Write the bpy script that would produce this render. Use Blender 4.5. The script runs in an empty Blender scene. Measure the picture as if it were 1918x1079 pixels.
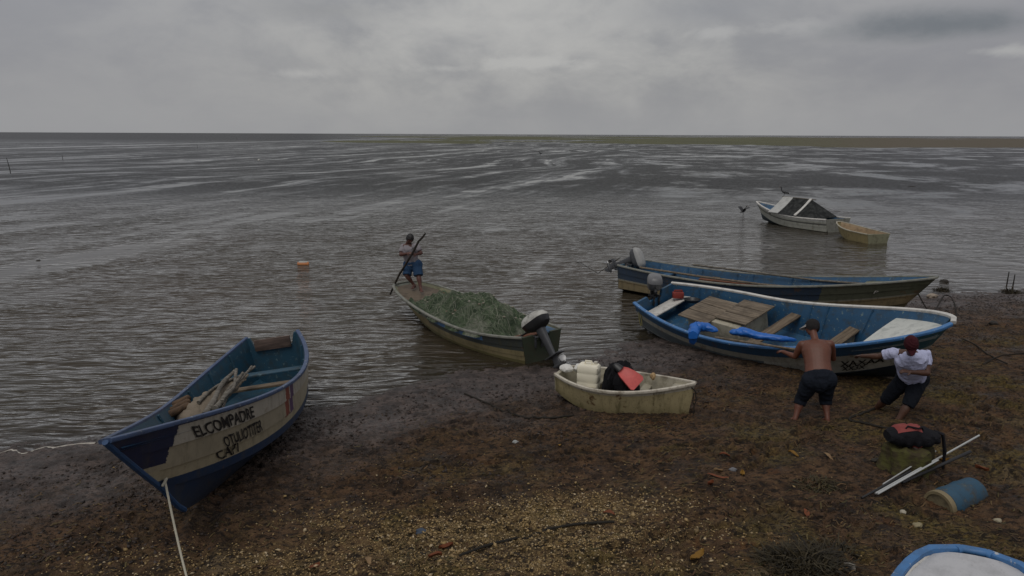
import bpy, bmesh, math, random
import numpy as np
from mathutils import Vector, Matrix, Euler

random.seed(7)
RNG = np.random.default_rng(11)
S = bpy.context.scene
COL = S.collection
PI = math.pi

# ------------------------------------------------------------------ camera
FPX, CAMZ = 1350.0, 4.5
PITCH = math.atan(288.5 / FPX)
ROLL = math.radians(0.24)
cam_data = bpy.data.cameras.new('camera')
cam_data.sensor_width = 36.0
cam_data.lens = FPX / 1918 * 36.0
cam_data.clip_start = 0.05
cam_data.clip_end = 30000
cam = bpy.data.objects.new('camera', cam_data)
COL.objects.link(cam)
CAM_R = Matrix.Rotation(PI / 2 - PITCH, 3, 'X') @ Matrix.Rotation(ROLL, 3, 'Z')
cam.matrix_world = Matrix.Translation((0, 0, CAMZ)) @ CAM_R.to_4x4()
S.camera = cam

# ------------------------------------------------------------------ node helper
class NT:
    """Small wrapper that writes node graphs as expressions."""
    def __init__(self, tree):
        self.t = tree; self.n = tree.nodes; self.l = tree.links
    def new(self, kind, **kw):
        nd = self.n.new(kind)
        for k, v in kw.items(): setattr(nd, k, v)
        return nd
    def put(self, sock, val):
        if hasattr(val, 'is_output') or isinstance(val, bpy.types.NodeSocket):
            self.l.new(val, sock)
        elif val is not None:
            if sock.type == 'RGBA' and not isinstance(val, (int, float)) and len(val) == 3:
                val = (*val, 1)
            elif sock.type == 'RGBA' and isinstance(val, (int, float)):
                val = (val, val, val, 1)
            sock.default_value = val
    def m(self, op, a, b=None, c=None, clamp=False):
        nd = self.new('ShaderNodeMath', operation=op, use_clamp=clamp)
        self.put(nd.inputs[0], a)
        if b is not None: self.put(nd.inputs[1], b)
        if c is not None: self.put(nd.inputs[2], c)
        return nd.outputs[0]
    def add(self, a, b): return self.m('ADD', a, b)
    def sub(self, a, b): return self.m('SUBTRACT', a, b)
    def mul(self, a, b): return self.m('MULTIPLY', a, b)
    def vm(self, op, a, b=None):
        nd = self.new('ShaderNodeVectorMath', operation=op)
        self.put(nd.inputs[0], a)
        if b is not None: self.put(nd.inputs[1], b)
        return nd.outputs['Value'] if op in ('DOT_PRODUCT', 'LENGTH', 'DISTANCE') else nd.outputs[0]
    def ss(self, x, lo, hi, a=0.0, b=1.0):
        nd = self.new('ShaderNodeMapRange', interpolation_type='SMOOTHSTEP')
        self.put(nd.inputs['Value'], x)
        for k, v in zip(('From Min', 'From Max', 'To Min', 'To Max'), (lo, hi, a, b)): self.put(nd.inputs[k], v)
        return nd.outputs[0]
    def mix(self, f, a, b, mode='MIX'):
        nd = self.new('ShaderNodeMix', data_type='RGBA', blend_type=mode)
        self.put(nd.inputs[0], f); self.put(nd.inputs[6], a); self.put(nd.inputs[7], b)
        return nd.outputs[2]
    def mixf(self, f, a, b):
        nd = self.new('ShaderNodeMix', data_type='FLOAT')
        self.put(nd.inputs[0], f); self.put(nd.inputs[2], a); self.put(nd.inputs[3], b)
        return nd.outputs[0]
    def noise(self, vec, scale, detail=3.0, rough=0.55, dist=0.0, out='Fac'):
        nd = self.new('ShaderNodeTexNoise')
        if vec is not None: self.put(nd.inputs['Vector'], vec)
        nd.inputs['Scale'].default_value = scale; nd.inputs['Detail'].default_value = detail
        nd.inputs['Roughness'].default_value = rough; nd.inputs['Distortion'].default_value = dist
        return nd.outputs[0] if out == 'Fac' else nd.outputs[1]
    def voro(self, vec, scale, feature='F1', out='Distance', rnd=1.0):
        nd = self.new('ShaderNodeTexVoronoi', feature=feature)
        if vec is not None: self.put(nd.inputs['Vector'], vec)
        nd.inputs['Scale'].default_value = scale; nd.inputs['Randomness'].default_value = rnd
        return nd.outputs[out]
    def obj(self): return self.new('ShaderNodeTexCoord').outputs['Object']
    def pos(self): return self.new('ShaderNodeNewGeometry').outputs['Position']
    def uv(self): return self.new('ShaderNodeTexCoord').outputs['UV']
    def sep(self, v):
        nd = self.new('ShaderNodeSeparateXYZ'); self.put(nd.inputs[0], v); return nd.outputs
    def comb(self, x=0.0, y=0.0, z=0.0):
        nd = self.new('ShaderNodeCombineXYZ')
        for i, v in enumerate((x, y, z)): self.put(nd.inputs[i], v)
        return nd.outputs[0]
    def scl(self, v, s):
        nd = self.new('ShaderNodeVectorMath', operation='MULTIPLY'); self.put(nd.inputs[0], v); nd.inputs[1].default_value = s
        return nd.outputs[0]
    def attr(self, name, out='Fac'):
        nd = self.new('ShaderNodeAttribute', attribute_name=name); return nd.outputs[out]
    def bump(self, h, strength=0.5, dist=0.02, normal=None):
        nd = self.new('ShaderNodeBump')
        self.put(nd.inputs['Strength'], strength); nd.inputs['Distance'].default_value = dist
        self.put(nd.inputs['Height'], h)
        if normal is not None: self.put(nd.inputs['Normal'], normal)
        return nd.outputs[0]
    def bsdf(self, color, rough=0.6, normal=None, spec=0.5, metal=0.0):
        nd = self.new('ShaderNodeBsdfPrincipled')
        self.put(nd.inputs['Base Color'], color); self.put(nd.inputs['Roughness'], rough)
        self.put(nd.inputs['Specular IOR Level'], spec); self.put(nd.inputs['Metallic'], metal)
        if normal is not None: self.put(nd.inputs['Normal'], normal)
        return nd.outputs[0]

def new_mat(name):
    m = bpy.data.materials.new(name); m.use_nodes = True
    m.node_tree.nodes.clear()
    g = NT(m.node_tree)
    out = g.new('ShaderNodeOutputMaterial')
    return m, g, out.inputs['Surface']

# ------------------------------------------------------------------ world: overcast sky
SUN_EL, SUN_AZ = math.radians(62), math.radians(205)
wd = bpy.data.worlds.new('World'); S.world = wd; wd.use_nodes = True
wd.node_tree.nodes.clear()
g = NT(wd.node_tree)
wout = g.new('ShaderNodeOutputWorld')
bg = g.new('ShaderNodeBackground')
nis = g.new('ShaderNodeTexSky', sky_type='NISHITA', sun_disc=False)
nis.sun_elevation = SUN_EL; nis.sun_rotation = SUN_AZ; nis.air_density = 1.5; nis.dust_density = 3.0
dirv = g.vm('NORMALIZE', g.new('ShaderNodeTexCoord').outputs['Generated'])
dx, dy, dz = g.sep(dirv)
dzc = g.m('MAXIMUM', dz, 0.0)
den = g.add(dzc, 0.16)
cl = g.comb(g.m('DIVIDE', dx, den), g.m('DIVIDE', dy, den), 0.0)
warp = g.noise(cl, 0.9, 4, 0.6, out='Color')
clw = g.vm('ADD', cl, g.scl(g.vm('SUBTRACT', warp, (0.5, 0.5, 0.5)), (0.9, 0.9, 0.0)))
n_big = g.noise(clw, 0.42, 5, 0.55)
n_mid = g.noise(clw, 1.5, 7, 0.6)
azim = g.m('ARCTAN2', dx, dy)
low = g.comb(g.mul(azim, 4.6), g.mul(dz, 8.5), 0.0)
n_low = g.noise(low, 1.0, 9, 0.58, 0.5)
n_puff = g.noise(g.vm('ADD', low, (7.0, 3.0, 0.0)), 2.3, 8, 0.6, 0.25)
dens = g.add(g.add(g.mul(n_big, 0.15), g.mul(n_mid, 0.05)), g.add(g.mul(n_low, 0.50), g.mul(n_puff, 0.30)))
col = g.mix(g.ss(dens, 0.38, 0.62), (2.15, 2.18, 2.30), (3.1, 3.08, 3.03))
def patch(px, py, wx, wy, k=1.0, ragged=2.2, sharp=0.35):
    """a bank of cloud round the direction of a place in the sky, with a ragged edge"""
    d = CAM_R @ Vector(((px - 959) / FPX, -(py - 539.5) / FPX, -1.0)); d.normalize()
    ax = g.m('DIVIDE', g.sub(azim, math.atan2(d.x, d.y)), wx)
    az = g.m('DIVIDE', g.sub(dz, d.z), wy)
    r = g.m('SQRT', g.add(g.mul(ax, ax), g.mul(az, az)))
    e = g.add(g.sub(1.0, r), g.add(g.mul(g.sub(n_puff, 0.5), ragged), g.mul(g.sub(n_low, 0.5), ragged)))
    return g.mul(g.ss(e, 0.0, 2 * sharp), k)
col = g.mix(patch(960, 50, 0.36, 0.13, 0.9, 1.1, 0.7), col, (3.6, 3.57, 3.5))
col = g.mix(patch(600, 20, 0.11, 0.02, 0.6, 1.6, 0.6), col, (2.0, 2.02, 2.08))
col = g.mix(patch(1340, 20, 0.16, 0.03, 0.6, 1.8, 0.6), col, (2.0, 2.06, 2.25))
col = g.mix(patch(1500, 50, 0.09, 0.018, 0.8, 2.2, 0.4), col, (3.15, 3.15, 3.15))
col = g.mix(patch(1345, 62, 0.05, 0.012, 0.8, 2.4, 0.4), col, (3.2, 3.2, 3.2))
col = g.mix(patch(560, 138, 0.055, 0.010, 0.8, 2.0, 0.5), col, (3.6, 3.57, 3.5))
col = g.mix(patch(1000, 118, 0.10, 0.014, 0.8, 2.4, 0.4), col, (3.6, 3.58, 3.52))
col = g.mix(patch(830, 128, 0.07, 0.010, 0.6, 2.4, 0.4), col, (3.5, 3.48, 3.42))
col = g.mix(g.ss(azim, 0.18, 0.60, 0.0, 0.6), col, (2.0, 2.0, 2.22))
col = g.mix(g.ss(azim, -0.15, -0.58, 0.0, 0.62), col, (2.25, 2.27, 2.46))
col = g.mix(patch(1780, 45, 0.20, 0.026, 0.95, 1.5, 0.5), col, (1.25, 1.36, 1.52))
col = g.mix(patch(1885, 95, 0.055, 0.010, 0.8, 2.2, 0.4), col, (3.2, 3.2, 3.2))
# the lower air: an even grey veil towards the horizon
col = g.mix(g.ss(dz, 0.085, 0.0, 0.0, 0.7), col, (2.72, 2.74, 2.80))
# an overcast sky brightens steadily towards the zenith
rise = g.add(0.95, g.mul(dzc, 0.55))
col = g.vm('SCALE', col); col.node.inputs['Scale'].default_value = 1
g.l.new(rise, col.node.inputs['Scale'])
fin = g.mix(0.97, nis.outputs[0], col)
g.put(bg.inputs['Color'], fin)
bg.inputs['Strength'].default_value = 0.125
g.l.new(bg.outputs[0], wout.inputs['Surface'])

sun_d = bpy.data.lights.new('sun', 'SUN'); sun_d.energy = 0.95; sun_d.angle = math.radians(38); sun_d.color = (1.0, 0.96, 0.9)
sun = bpy.data.objects.new('sun', sun_d); COL.objects.link(sun)
sv = Vector((math.sin(SUN_AZ) * math.cos(SUN_EL), math.cos(SUN_AZ) * math.cos(SUN_EL), math.sin(SUN_EL)))
sun.rotation_euler = sv.to_track_quat('Z', 'Y').to_euler()

S.view_settings.view_transform = 'Standard'
S.view_settings.look = 'None'
S.view_settings.exposure = 0.0
S.view_settings.gamma = 1.0
S.view_settings.use_curve_mapping = False
S.cycles.max_bounces = 6
S.cycles.transparent_max_bounces = 8

# ------------------------------------------------------------------ object helpers
def link(name, me, parent=None, mats=(), smooth=True):
    o = bpy.data.objects.new(name, me); COL.objects.link(o)
    if parent is not None: o.parent = parent
    for m in mats: me.materials.append(m)
    if smooth and len(me.polygons):
        me.polygons.foreach_set('use_smooth', np.ones(len(me.polygons), dtype=bool))
    return o

def tag(o, label=None, cat=None, group=None, kind=None):
    if label: o['label'] = label
    if cat: o['category'] = cat
    if group: o['group'] = group
    if kind: o['kind'] = kind
    return o

def empty(name, loc=(0, 0, 0), rot=(0, 0, 0), label=None, cat=None, group=None):
    o = bpy.data.objects.new(name, None); COL.objects.link(o)
    o.location = loc; o.rotation_euler = rot; o.empty_display_size = 0.2
    return tag(o, label, cat, group)

def mesh_np(name, verts, quads=None, tris=None):
    """fast mesh from numpy arrays"""
    me = bpy.data.meshes.new(name)
    verts = np.asarray(verts, np.float32)
    me.vertices.add(len(verts)); me.vertices.foreach_set('co', verts.ravel())
    loops, starts, k = [], [], 0
    for f, n in ((quads, 4), (tris, 3)):
        if f is not None and len(f):
            f = np.asarray(f, np.int32); loops.append(f.ravel())
            starts.append(k + np.arange(len(f), dtype=np.int32) * n); k += f.size
    me.loops.add(k); me.loops.foreach_set('vertex_index', np.concatenate(loops))
    st = np.concatenate(starts)
    me.polygons.add(len(st)); me.polygons.foreach_set('loop_start', st)
    me.update(calc_edges=True)
    return me

def float_attr(me, name, vals):
    a = me.attributes.new(name, 'FLOAT', 'POINT'); a.data.foreach_set('value', np.asarray(vals, np.float32))

class MB:
    """collects primitives, then becomes ONE mesh object"""
    def __init__(self): self.v = []; self.f = []; self.uv = {}
    def grid(self, P, close_u=False, close_v=False, flip=False):
        P = np.asarray(P, float); nu, nv = P.shape[:2]; b = len(self.v)
        self.v += [tuple(p) for p in P.reshape(-1, 3)]
        for i in range(nu if close_u else nu - 1):
            for j in range(nv if close_v else nv - 1):
                a = b + i * nv + j; c = b + ((i + 1) % nu) * nv + j
                d = b + ((i + 1) % nu) * nv + (j + 1) % nv; e = b + i * nv + (j + 1) % nv
                self.f.append((a, e, d, c) if flip else (a, c, d, e))
        return b
    def fan(self, pts):
        b = len(self.v); self.v += [tuple(p) for p in pts]; self.f.append(tuple(range(b, b + len(pts))))
    def box(self, c, s, R=None, taper=1.0):
        b = len(self.v)
        for z in (-1, 1):
            k = taper if z > 0 else 1.0
            for x, y in ((-1, -1), (1, -1), (1, 1), (-1, 1)):
                p = Vector((x * s[0] / 2 * k, y * s[1] / 2 * k, z * s[2] / 2))
                if R is not None: p = R @ p
                self.v.append(tuple(p + Vector(c)))
        for q in ((0, 3, 2, 1), (4, 5, 6, 7), (0, 1, 5, 4), (1, 2, 6, 5), (2, 3, 7, 6), (3, 0, 4, 7)):
            self.f.append(tuple(b + i for i in q))
    def tube(self, pts, r, n=8, cap=True, flat=1.0):
        pts = [Vector(p) for p in pts]
        rs = r if hasattr(r, '__len__') else [r] * len(pts)
        rings = []; up = None
        for i, p in enumerate(pts):
            t = (pts[min(i + 1, len(pts) - 1)] - pts[max(i - 1, 0)])
            t = t.normalized() if t.length > 1e-9 else Vector((0, 0, 1))
            if up is None:
                up = Vector((0, 0, 1)) if abs(t.z) < 0.9 else Vector((1, 0, 0))
            s = t.cross(up).normalized(); up = s.cross(t).normalized()
            rings.append([tuple(p + s * math.cos(2 * PI * k / n) * rs[i] + up * math.sin(2 * PI * k / n) * rs[i] * flat) for k in range(n)])
        b = self.grid(rings, close_v=True)
        if cap:
            self.f.append(tuple(b + k for k in range(n)))
            self.f.append(tuple(b + (len(pts) - 1) * n + k for k in reversed(range(n))))
    def loft(self, rings, n=20, cap=True):
        """rings: (centre, half x, half y, power[, rotation matrix])"""
        out = []
        for r in rings:
            c, rx, ry, pw = r[:4]; Rm = r[4] if len(r) > 4 else None
            ring = []
            for k in range(n):
                a = 2 * PI * k / n; ca, sa = math.cos(a), math.sin(a)
                p = Vector((math.copysign(abs(ca) ** (2 / pw), ca) * rx, math.copysign(abs(sa) ** (2 / pw), sa) * ry, 0))
                if Rm is not None: p = Rm @ p
                ring.append(tuple(Vector(c) + p))
            out.append(ring)
        b = self.grid(out, close_v=True)
        if cap:
            self.f.append(tuple(b + k for k in reversed(range(n))))
            self.f.append(tuple(b + (len(rings) - 1) * n + k for k in range(n)))
    def ball(self, c, r, nu=12, nv=8, R=None):
        r = r if hasattr(r, '__len__') else (r, r, r)
        rings = []
        for i in range(nv + 1):
            ph = -PI / 2 + PI * min(max(i / nv, 0.004), 0.996)
            ring = []
            for k in range(nu):
                p = Vector((math.cos(ph) * math.cos(2 * PI * k / nu) * r[0], math.cos(ph) * math.sin(2 * PI * k / nu) * r[1], math.sin(ph) * r[2]))
                if R is not None: p = R @ p
                ring.append(tuple(Vector(c) + p))
            rings.append(ring)
        b = self.grid(rings, close_v=True)
        self.f.append(tuple(b + k for k in reversed(range(nu))))
        self.f.append(tuple(b + nv * nu + k for k in range(nu)))
    def cone(self, a, ra, b_, rb, n=14):
        self.tube([a, b_], [ra, rb], n=n)
    def mesh(self, name):
        me = bpy.data.meshes.new(name); me.from_pydata(self.v, [], self.f); me.update()
        return me
    def build(self, name, mat, parent=None, smooth=True, bevel=0.0, angle=40):
        me = self.mesh(name)
        o = link(name, me, parent, [mat] if mat else [], smooth=False)
        if bevel:
            bm = bmesh.new(); bm.from_mesh(me)
            bmesh.ops.recalc_face_normals(bm, faces=bm.faces[:])
            es = [e for e in bm.edges if len(e.link_faces) == 2 and e.calc_face_angle(0) > math.radians(angle)]
            bmesh.ops.bevel(bm, geom=es, offset=bevel, segments=2, affect='EDGES', profile=0.5)
            bm.to_mesh(me); bm.free()
        if smooth:
            try:
                me.polygons.foreach_set('use_smooth', np.ones(len(me.polygons), dtype=bool))
                me.set_sharp_from_angle(angle=math.radians(angle))
            except Exception: pass
        return o

# numpy value noise ---------------------------------------------------------
_perm = RNG.permutation(1024)
_val = RNG.random(1024)
def vnoise(x, y, seed=0):
    xi = np.floor(x).astype(np.int64); yi = np.floor(y).astype(np.int64)
    fx = x - xi; fy = y - yi
    fx = fx * fx * (3 - 2 * fx); fy = fy * fy * (3 - 2 * fy)
    def h(a, b): return _val[(_perm[(a + seed * 37) & 1023] + b * 131 + _perm[(b + seed * 91) & 1023]) & 1023]
    return (h(xi, yi) * (1 - fx) + h(xi + 1, yi) * fx) * (1 - fy) + (h(xi, yi + 1) * (1 - fx) + h(xi + 1, yi + 1) * fx) * fy
def fbm(x, y, octs=4, gain=0.5, seed=0):
    a, s, tot = 1.0, 0.0, 0.0
    for i in range(octs):
        c, d = math.cos(0.6 * i), math.sin(0.6 * i)
        s = s + a * vnoise((x * c - y * d) * 2 ** i + 17.3 * i, (x * d + y * c) * 2 ** i + 5.1 * i, seed + i); tot += a; a *= gain
    return s / tot
def sstep(x, a, b):
    u = np.clip((x - a) / (b - a), 0, 1); return u * u * (3 - 2 * u)

# shore profile ---------------------------------------------------------------
XW = [-60, -30, -12, -7.2, -5, -2.7, -1.1, 1.2, 2.65, 6, 9, 12.3, 14.9, 30, 60]
YW = [-14, 0, 6.9, 9.4, 10.4, 11.25, 12.85, 13.6, 14.9, 17, 18.8, 20.2, 20.6, 24, 32]
def shore_s(x, y): return (np.interp(x, XW, YW) - y) * 0.87
def ground_z(x, y):
    s = shore_s(x, y)
    return np.where(s > 0, 0.045 * s, np.maximum(0.03 * s, -0.3))
def gz(x, y): return float(ground_z(np.float64(x), np.float64(y)))
def at(px, py, z=0.0):
    """the point at height z that the photograph shows at that pixel"""
    d = CAM_R @ Vector(((px - 959) / FPX, -(py - 539.5) / FPX, -1.0))
    k = (z - CAMZ) / d.z
    return Vector((d.x * k, d.y * k, z))
def aty(px, py, y):
    d = CAM_R @ Vector(((px - 959) / FPX, -(py - 539.5) / FPX, -1.0))
    k = y / d.y
    return Vector((d.x * k, y, CAMZ + d.z * k))
def on_ground(px, py):
    z = 0.0
    for _ in range(25):
        p = at(px, py, z); z = gz(p.x, p.y)
    return p
# ------------------------------------------------------------------ ground, water
GRAVEL = [(0.75, 7.45, 0.95, 0.42, 1.0), (-0.2, 7.1, 1.1, 0.42, 0.95), (-1.0, 6.75, 1.0, 0.42, 0.75), (1.05, 6.95, 0.9, 0.3, 0.9), (-1.9, 7.5, 0.55, 0.24, 0.5), (0.3, 6.4, 1.1, 0.32, 0.65), (-2.2, 6.5, 0.9, 0.35, 0.5), (-3.4, 6.6, 0.9, 0.3, 0.25)]
def gravel_amount(x, y):
    a = np.zeros_like(np.asarray(x, float))
    for cx, cy, rx, ry, k in GRAVEL:
        a = np.maximum(a, k * np.exp(-(((x - cx) / rx) ** 2 + ((y - cy) / ry) ** 2)))
    return np.clip(a * (0.1 + 1.7 * fbm(x * 2.3, y * 3.4, 4, seed=9)), 0, 1)

def fan_mesh(name, ys, tans, apex):
    Y, T = np.meshgrid(ys, tans, indexing='ij')
    X = T * (Y + apex)
    return X, Y
def grid_quads(nr, nc, keep=None):
    i = np.arange(nr * nc).reshape(nr, nc)
    q = np.stack([i[:-1, :-1], i[:-1, 1:], i[1:, 1:], i[1:, :-1]], -1).reshape(-1, 4)
    if keep is not None:
        q = q[keep.ravel()[q].any(1)]
    return q
def compact(V, q, *attrs):
    used = np.unique(q); remap = np.full(len(V), -1); remap[used] = np.arange(len(used))
    return [V[used], remap[q]] + [a[used] for a in attrs]

APEX = 3.0
ys = [0.0]
while ys[-1] < 24: ys.append(ys[-1] + max(0.02, 0.0028 * ys[-1]) if ys[-1] > 4.5 else ys[-1] + 0.15)
while ys[-1] < 9000: ys.append(ys[-1] * 1.03 + 0.05)
tn = np.concatenate([-np.geomspace(8, 0.86, 24), np.linspace(-0.82, 0.82, 860), np.geomspace(0.86, 8, 24)])
X, Y = fan_mesh('ground', np.array(ys), tn, APEX)
s = shore_s(X, Y)
Z = ground_z(X, Y)
near = sstep(Y, 34, 24) * sstep(Y, 3.5, 5)
warp = fbm(X * 0.6, Y * 0.6, 3, seed=1) - 0.5
# soft undulation, drift lines, clods and footprints trampled into the mud
und = (fbm(X * 0.55, Y * 0.7, 4, seed=2) - 0.5) * (0.04 + 0.08 * sstep(s, 0.8, 3.0))
clod = fbm(X * 7 + warp * 3, Y * 8, 4, 0.62, seed=3)
fine = fbm(X * 24, Y * 24, 3, 0.6, seed=4)
rough_zone = sstep(fbm(X * 0.9, Y * 1.1, 3, seed=6), 0.34, 0.62) * 0.75 + 0.25
wetk = sstep(s + warp * 2.5, 2.6, 0.2)
clod_h = np.abs(clod - 0.5) * -2 + 0.5
dz_ = und + near * ((clod_h * 0.085 + (clod - 0.5) * 0.11) * rough_zone * (1 - 0.35 * wetk) + (fine - 0.5) * 0.045 * (1 - 0.3 * wetk))
dz_ += near * 0.03 * np.exp(-((s - 4.6 + warp * 2.2) / 0.16) ** 2) + near * 0.025 * np.exp(-((s - 6.2 + warp * 2.0) / 0.2) ** 2)
# footprints and a couple of keel drag marks pressed into the mud
_fr = np.random.default_rng(5)
for (ax_, ay_, bx_, by_, n_) in ((4.6, 10.0, 2.9, 8.6, 14), (5.6, 9.8, 4.4, 7.2, 14), (3.6, 9.4, 1.2, 9.0, 12), (1.2, 9.2, -2.2, 8.6, 16), (5.0, 9.4, 6.6, 9.9, 8), (0.2, 11.2, -2.0, 9.3, 12), (6.2, 8.3, 7.6, 11.5, 14), (3.0, 7.4, 0.6, 6.4, 10)):
    for i_ in range(n_):
        u_ = (i_ + _fr.uniform(-.3, .3)) / n_; d_ = np.array([bx_ - ax_, by_ - ay_]); d_ = d_ / np.hypot(*d_)
        c_ = np.array([ax_ + (bx_ - ax_) * u_, ay_ + (by_ - ay_) * u_]) + np.array([-d_[1], d_[0]]) * (.11 if i_ % 2 else -.11) + _fr.normal(0, .04, 2)
        sel = (np.abs(X - c_[0]) < .4) & (np.abs(Y - c_[1]) < .4)
        lx = (X[sel] - c_[0]) * d_[0] + (Y[sel] - c_[1]) * d_[1]; ly = -(X[sel] - c_[0]) * d_[1] + (Y[sel] - c_[1]) * d_[0]
        rr_ = np.sqrt((lx / .135) ** 2 + (ly / .06) ** 2)
        dz_[sel] += -.06 * np.exp(-rr_ ** 4) + .022 * np.exp(-((rr_ - 1.35) / .3) ** 2)
for (ax_, ay_, bx_, by_, w_) in ((-3.55, 8.0, -3.0, 6.0, .10), (7.6, 11.0, 8.3, 9.2, .12), (2.95, 10.55, 4.2, 10.1, .08)):
    d_ = np.array([bx_ - ax_, by_ - ay_]); L__ = np.hypot(*d_); d_ = d_ / L__
    lx = (X - ax_) * d_[0] + (Y - ay_) * d_[1]; ly = -(X - ax_) * d_[1] + (Y - ay_) * d_[0] + .05 * np.sin(lx * 2.1)
    dz_ += sstep(lx, -.2, .1) * sstep(lx, L__, L__ * .5) * (-.055 * np.exp(-(ly / w_) ** 2) + .03 * np.exp(-((np.abs(ly) - 1.9 * w_) / (w_ * .5)) ** 2))
inner = np.clip(s, -0.9, 0.9) / 0.9
dz_ = np.where(s < 0, dz_ * (0.25 + 0.75 * sstep(s, -0.9, 0.0)), dz_)
Z = Z + dz_ * sstep(Y, 200, 40) + 0.035 * sstep(s, 0.0, 0.35) * near
# the tidal marsh far out: low land standing just above the water
ang = X / np.maximum(Y, 1)
mz = fbm(X * 0.010, Y * 0.007, 5, 0.6, seed=12)
marsh = sstep(Y, 210, 400) * sstep(ang, -0.36, -0.04) * sstep(Y, 1900, 1200) + sstep(Y, 190, 330) * sstep(ang, 0.28, 0.5) * 0.7 * sstep(Y, 900, 700)
Z = Z + np.clip(marsh * 1.7 + (mz - 0.72) * 3.4, 0, 1) * 0.55 * (Y > 150)
far = sstep(Y, 1500, 2400) * sstep(ang, -0.75, -0.45)
V = np.stack([X, Y, Z], -1).reshape(-1, 3)
q = grid_quads(*X.shape)
gm = mesh_np('ground', V, quads=q[:, ::1])
float_attr(gm, 'shore', s.ravel())
float_attr(gm, 'gravel', gravel_amount(X, Y).ravel())
float_attr(gm, 'lump', np.clip(clod, 0, 1).ravel())

m_ground, g, o = new_mat('shore_mud')
p = g.pos()
sh = g.attr('shore'); gv = g.attr('gravel')
nb = g.noise(p, 0.7, 4, 0.6); nm = g.noise(p, 3.2, 5, 0.62); nf = g.noise(p, 22, 4, 0.65); nff = g.noise(p, 70, 3, 0.6)
shn = g.add(sh, g.mul(g.sub(nb, 0.5), 3.6))
wet = g.ss(shn, 3.4, 0.7)
mud = g.mix(g.ss(nm, 0.3, 0.7), (0.034, 0.025, 0.022), (0.115, 0.086, 0.074))
lit = g.mix(g.ss(nm, 0.3, 0.7), (0.022, 0.013, 0.008), (0.118, 0.067, 0.035))
lit = g.mix(g.mul(g.ss(nf, 0.5, 0.75), 0.75), lit, (0.17, 0.105, 0.052))
algae = g.mix(g.ss(nf, 0.3, 0.7), (0.035, 0.027, 0.008), (0.165, 0.120, 0.035))
lit = g.mix(g.mul(g.ss(g.noise(p, 1.1, 4, 0.6), 0.47, 0.66), g.ss(sh, 2.8, 5.0, 0.15, 0.85)), lit, algae)
rust = g.mul(g.ss(g.noise(p, 2.3, 3, 0.6), 0.6, 0.72), 0.55)
lit = g.mix(rust, lit, (0.13, 0.056, 0.022))
c = g.mix(wet, lit, mud)
grav = g.mix(g.ss(nff, 0.3, 0.7), (0.07, 0.046, 0.016), (0.42, 0.30, 0.135))
c = g.mix(g.mul(gv, g.ss(nf, 0.3, 0.6)), c, grav)
sandp = g.mul(g.ss(g.noise(p, 0.55, 4, 0.6), 0.60, 0.72), g.ss(sh, 2.0, 4.0))
c = g.mix(g.mul(sandp, 0.5), c, (0.20, 0.145, 0.10))
specks = g.ss(g.voro(p, 38), 0.20, 0.10)
c = g.mix(g.mul(specks, g.mul(g.ss(g.noise(p, 4.5, 2), 0.45, 0.65), 0.45)), c, (0.20, 0.14, 0.08))
dark = g.mul(g.ss(g.noise(g.scl(p, (9, 16, 9)), 1.0, 5, 0.7), 0.48, 0.60), g.mixf(wet, 0.88, 0.7))
c = g.mix(dark, c, (0.012, 0.009, 0.007))
py = g.sep(p)[1]
mg = g.mix(g.noise(g.scl(p, (0.02, 0.008, 0)), 1.0, 5, 0.7), (0.045, 0.047, 0.020), (0.11, 0.108, 0.045))
px_ = g.sep(p)[0]
brown = g.ss(g.m('DIVIDE', px_, g.m('MAXIMUM', py, 1.0)), 0.30, 0.55)
mg = g.mix(brown, mg, (0.09, 0.072, 0.045))
c = g.mix(g.ss(py, 130, 190), c, mg)
rough = g.mixf(wet, g.mixf(nf, 0.7, 0.95), g.mixf(g.ss(nb, 0.4, 0.6), 0.36, 0.72))
sheen = g.mul(g.ss(g.noise(p, 1.5, 4, 0.6), 0.50, 0.62), g.ss(py, 40, 24))
rough = g.mixf(g.mul(sheen, 0.8), rough, 0.34)
rough = g.mixf(g.ss(py, 130, 190), rough, 0.95)
c = g.mix(g.mul(sheen, 0.45), c, g.mix(0.5, c, (0.02, 0.013, 0.009)))
hb = g.add(g.mul(nf, 0.7), g.mul(nff, 0.35))
nrm = g.bump(hb, g.ss(py, 40, 18, 0.0, 1.0), 0.05)
g.put(o, g.bsdf(c, rough, nrm, spec=g.mixf(wet, 0.2, 0.45)))
ground = link('ground', gm, None, [m_ground]); tag(ground, kind='structure', label='muddy brown shore with gravel and weed sloping down to the water')

# water ---------------------------------------------------------------------
yw = [5.5]
while yw[-1] < 30: yw.append(yw[-1] + 0.12)
while yw[-1] < 9000: yw.append(yw[-1] * 1.06)
tw = np.concatenate([-np.geomspace(8, 0.9, 12), np.linspace(-0.85, 0.85, 240), np.geomspace(0.9, 8, 12)])
Xw, Yw_ = fan_mesh('water', np.array(yw), tw, APEX)
sw = shore_s(Xw, Yw_)
V = np.stack([Xw, Yw_, np.zeros_like(Xw)], -1).reshape(-1, 3)
q = grid_quads(*Xw.shape, keep=(sw < 1.6))
dep = -ground_z(Xw, Yw_)
V, q, dep, swf = compact(V, q, dep.ravel(), sw.ravel())
wm = mesh_np('water', V, quads=q)
float_attr(wm, 'depth', dep); float_attr(wm, 'shore', swf)
m_water, g, o = new_mat('shallow_water')
p = g.pos(); x_, y_, z_ = g.sep(p)
depth = g.attr('depth')
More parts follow.
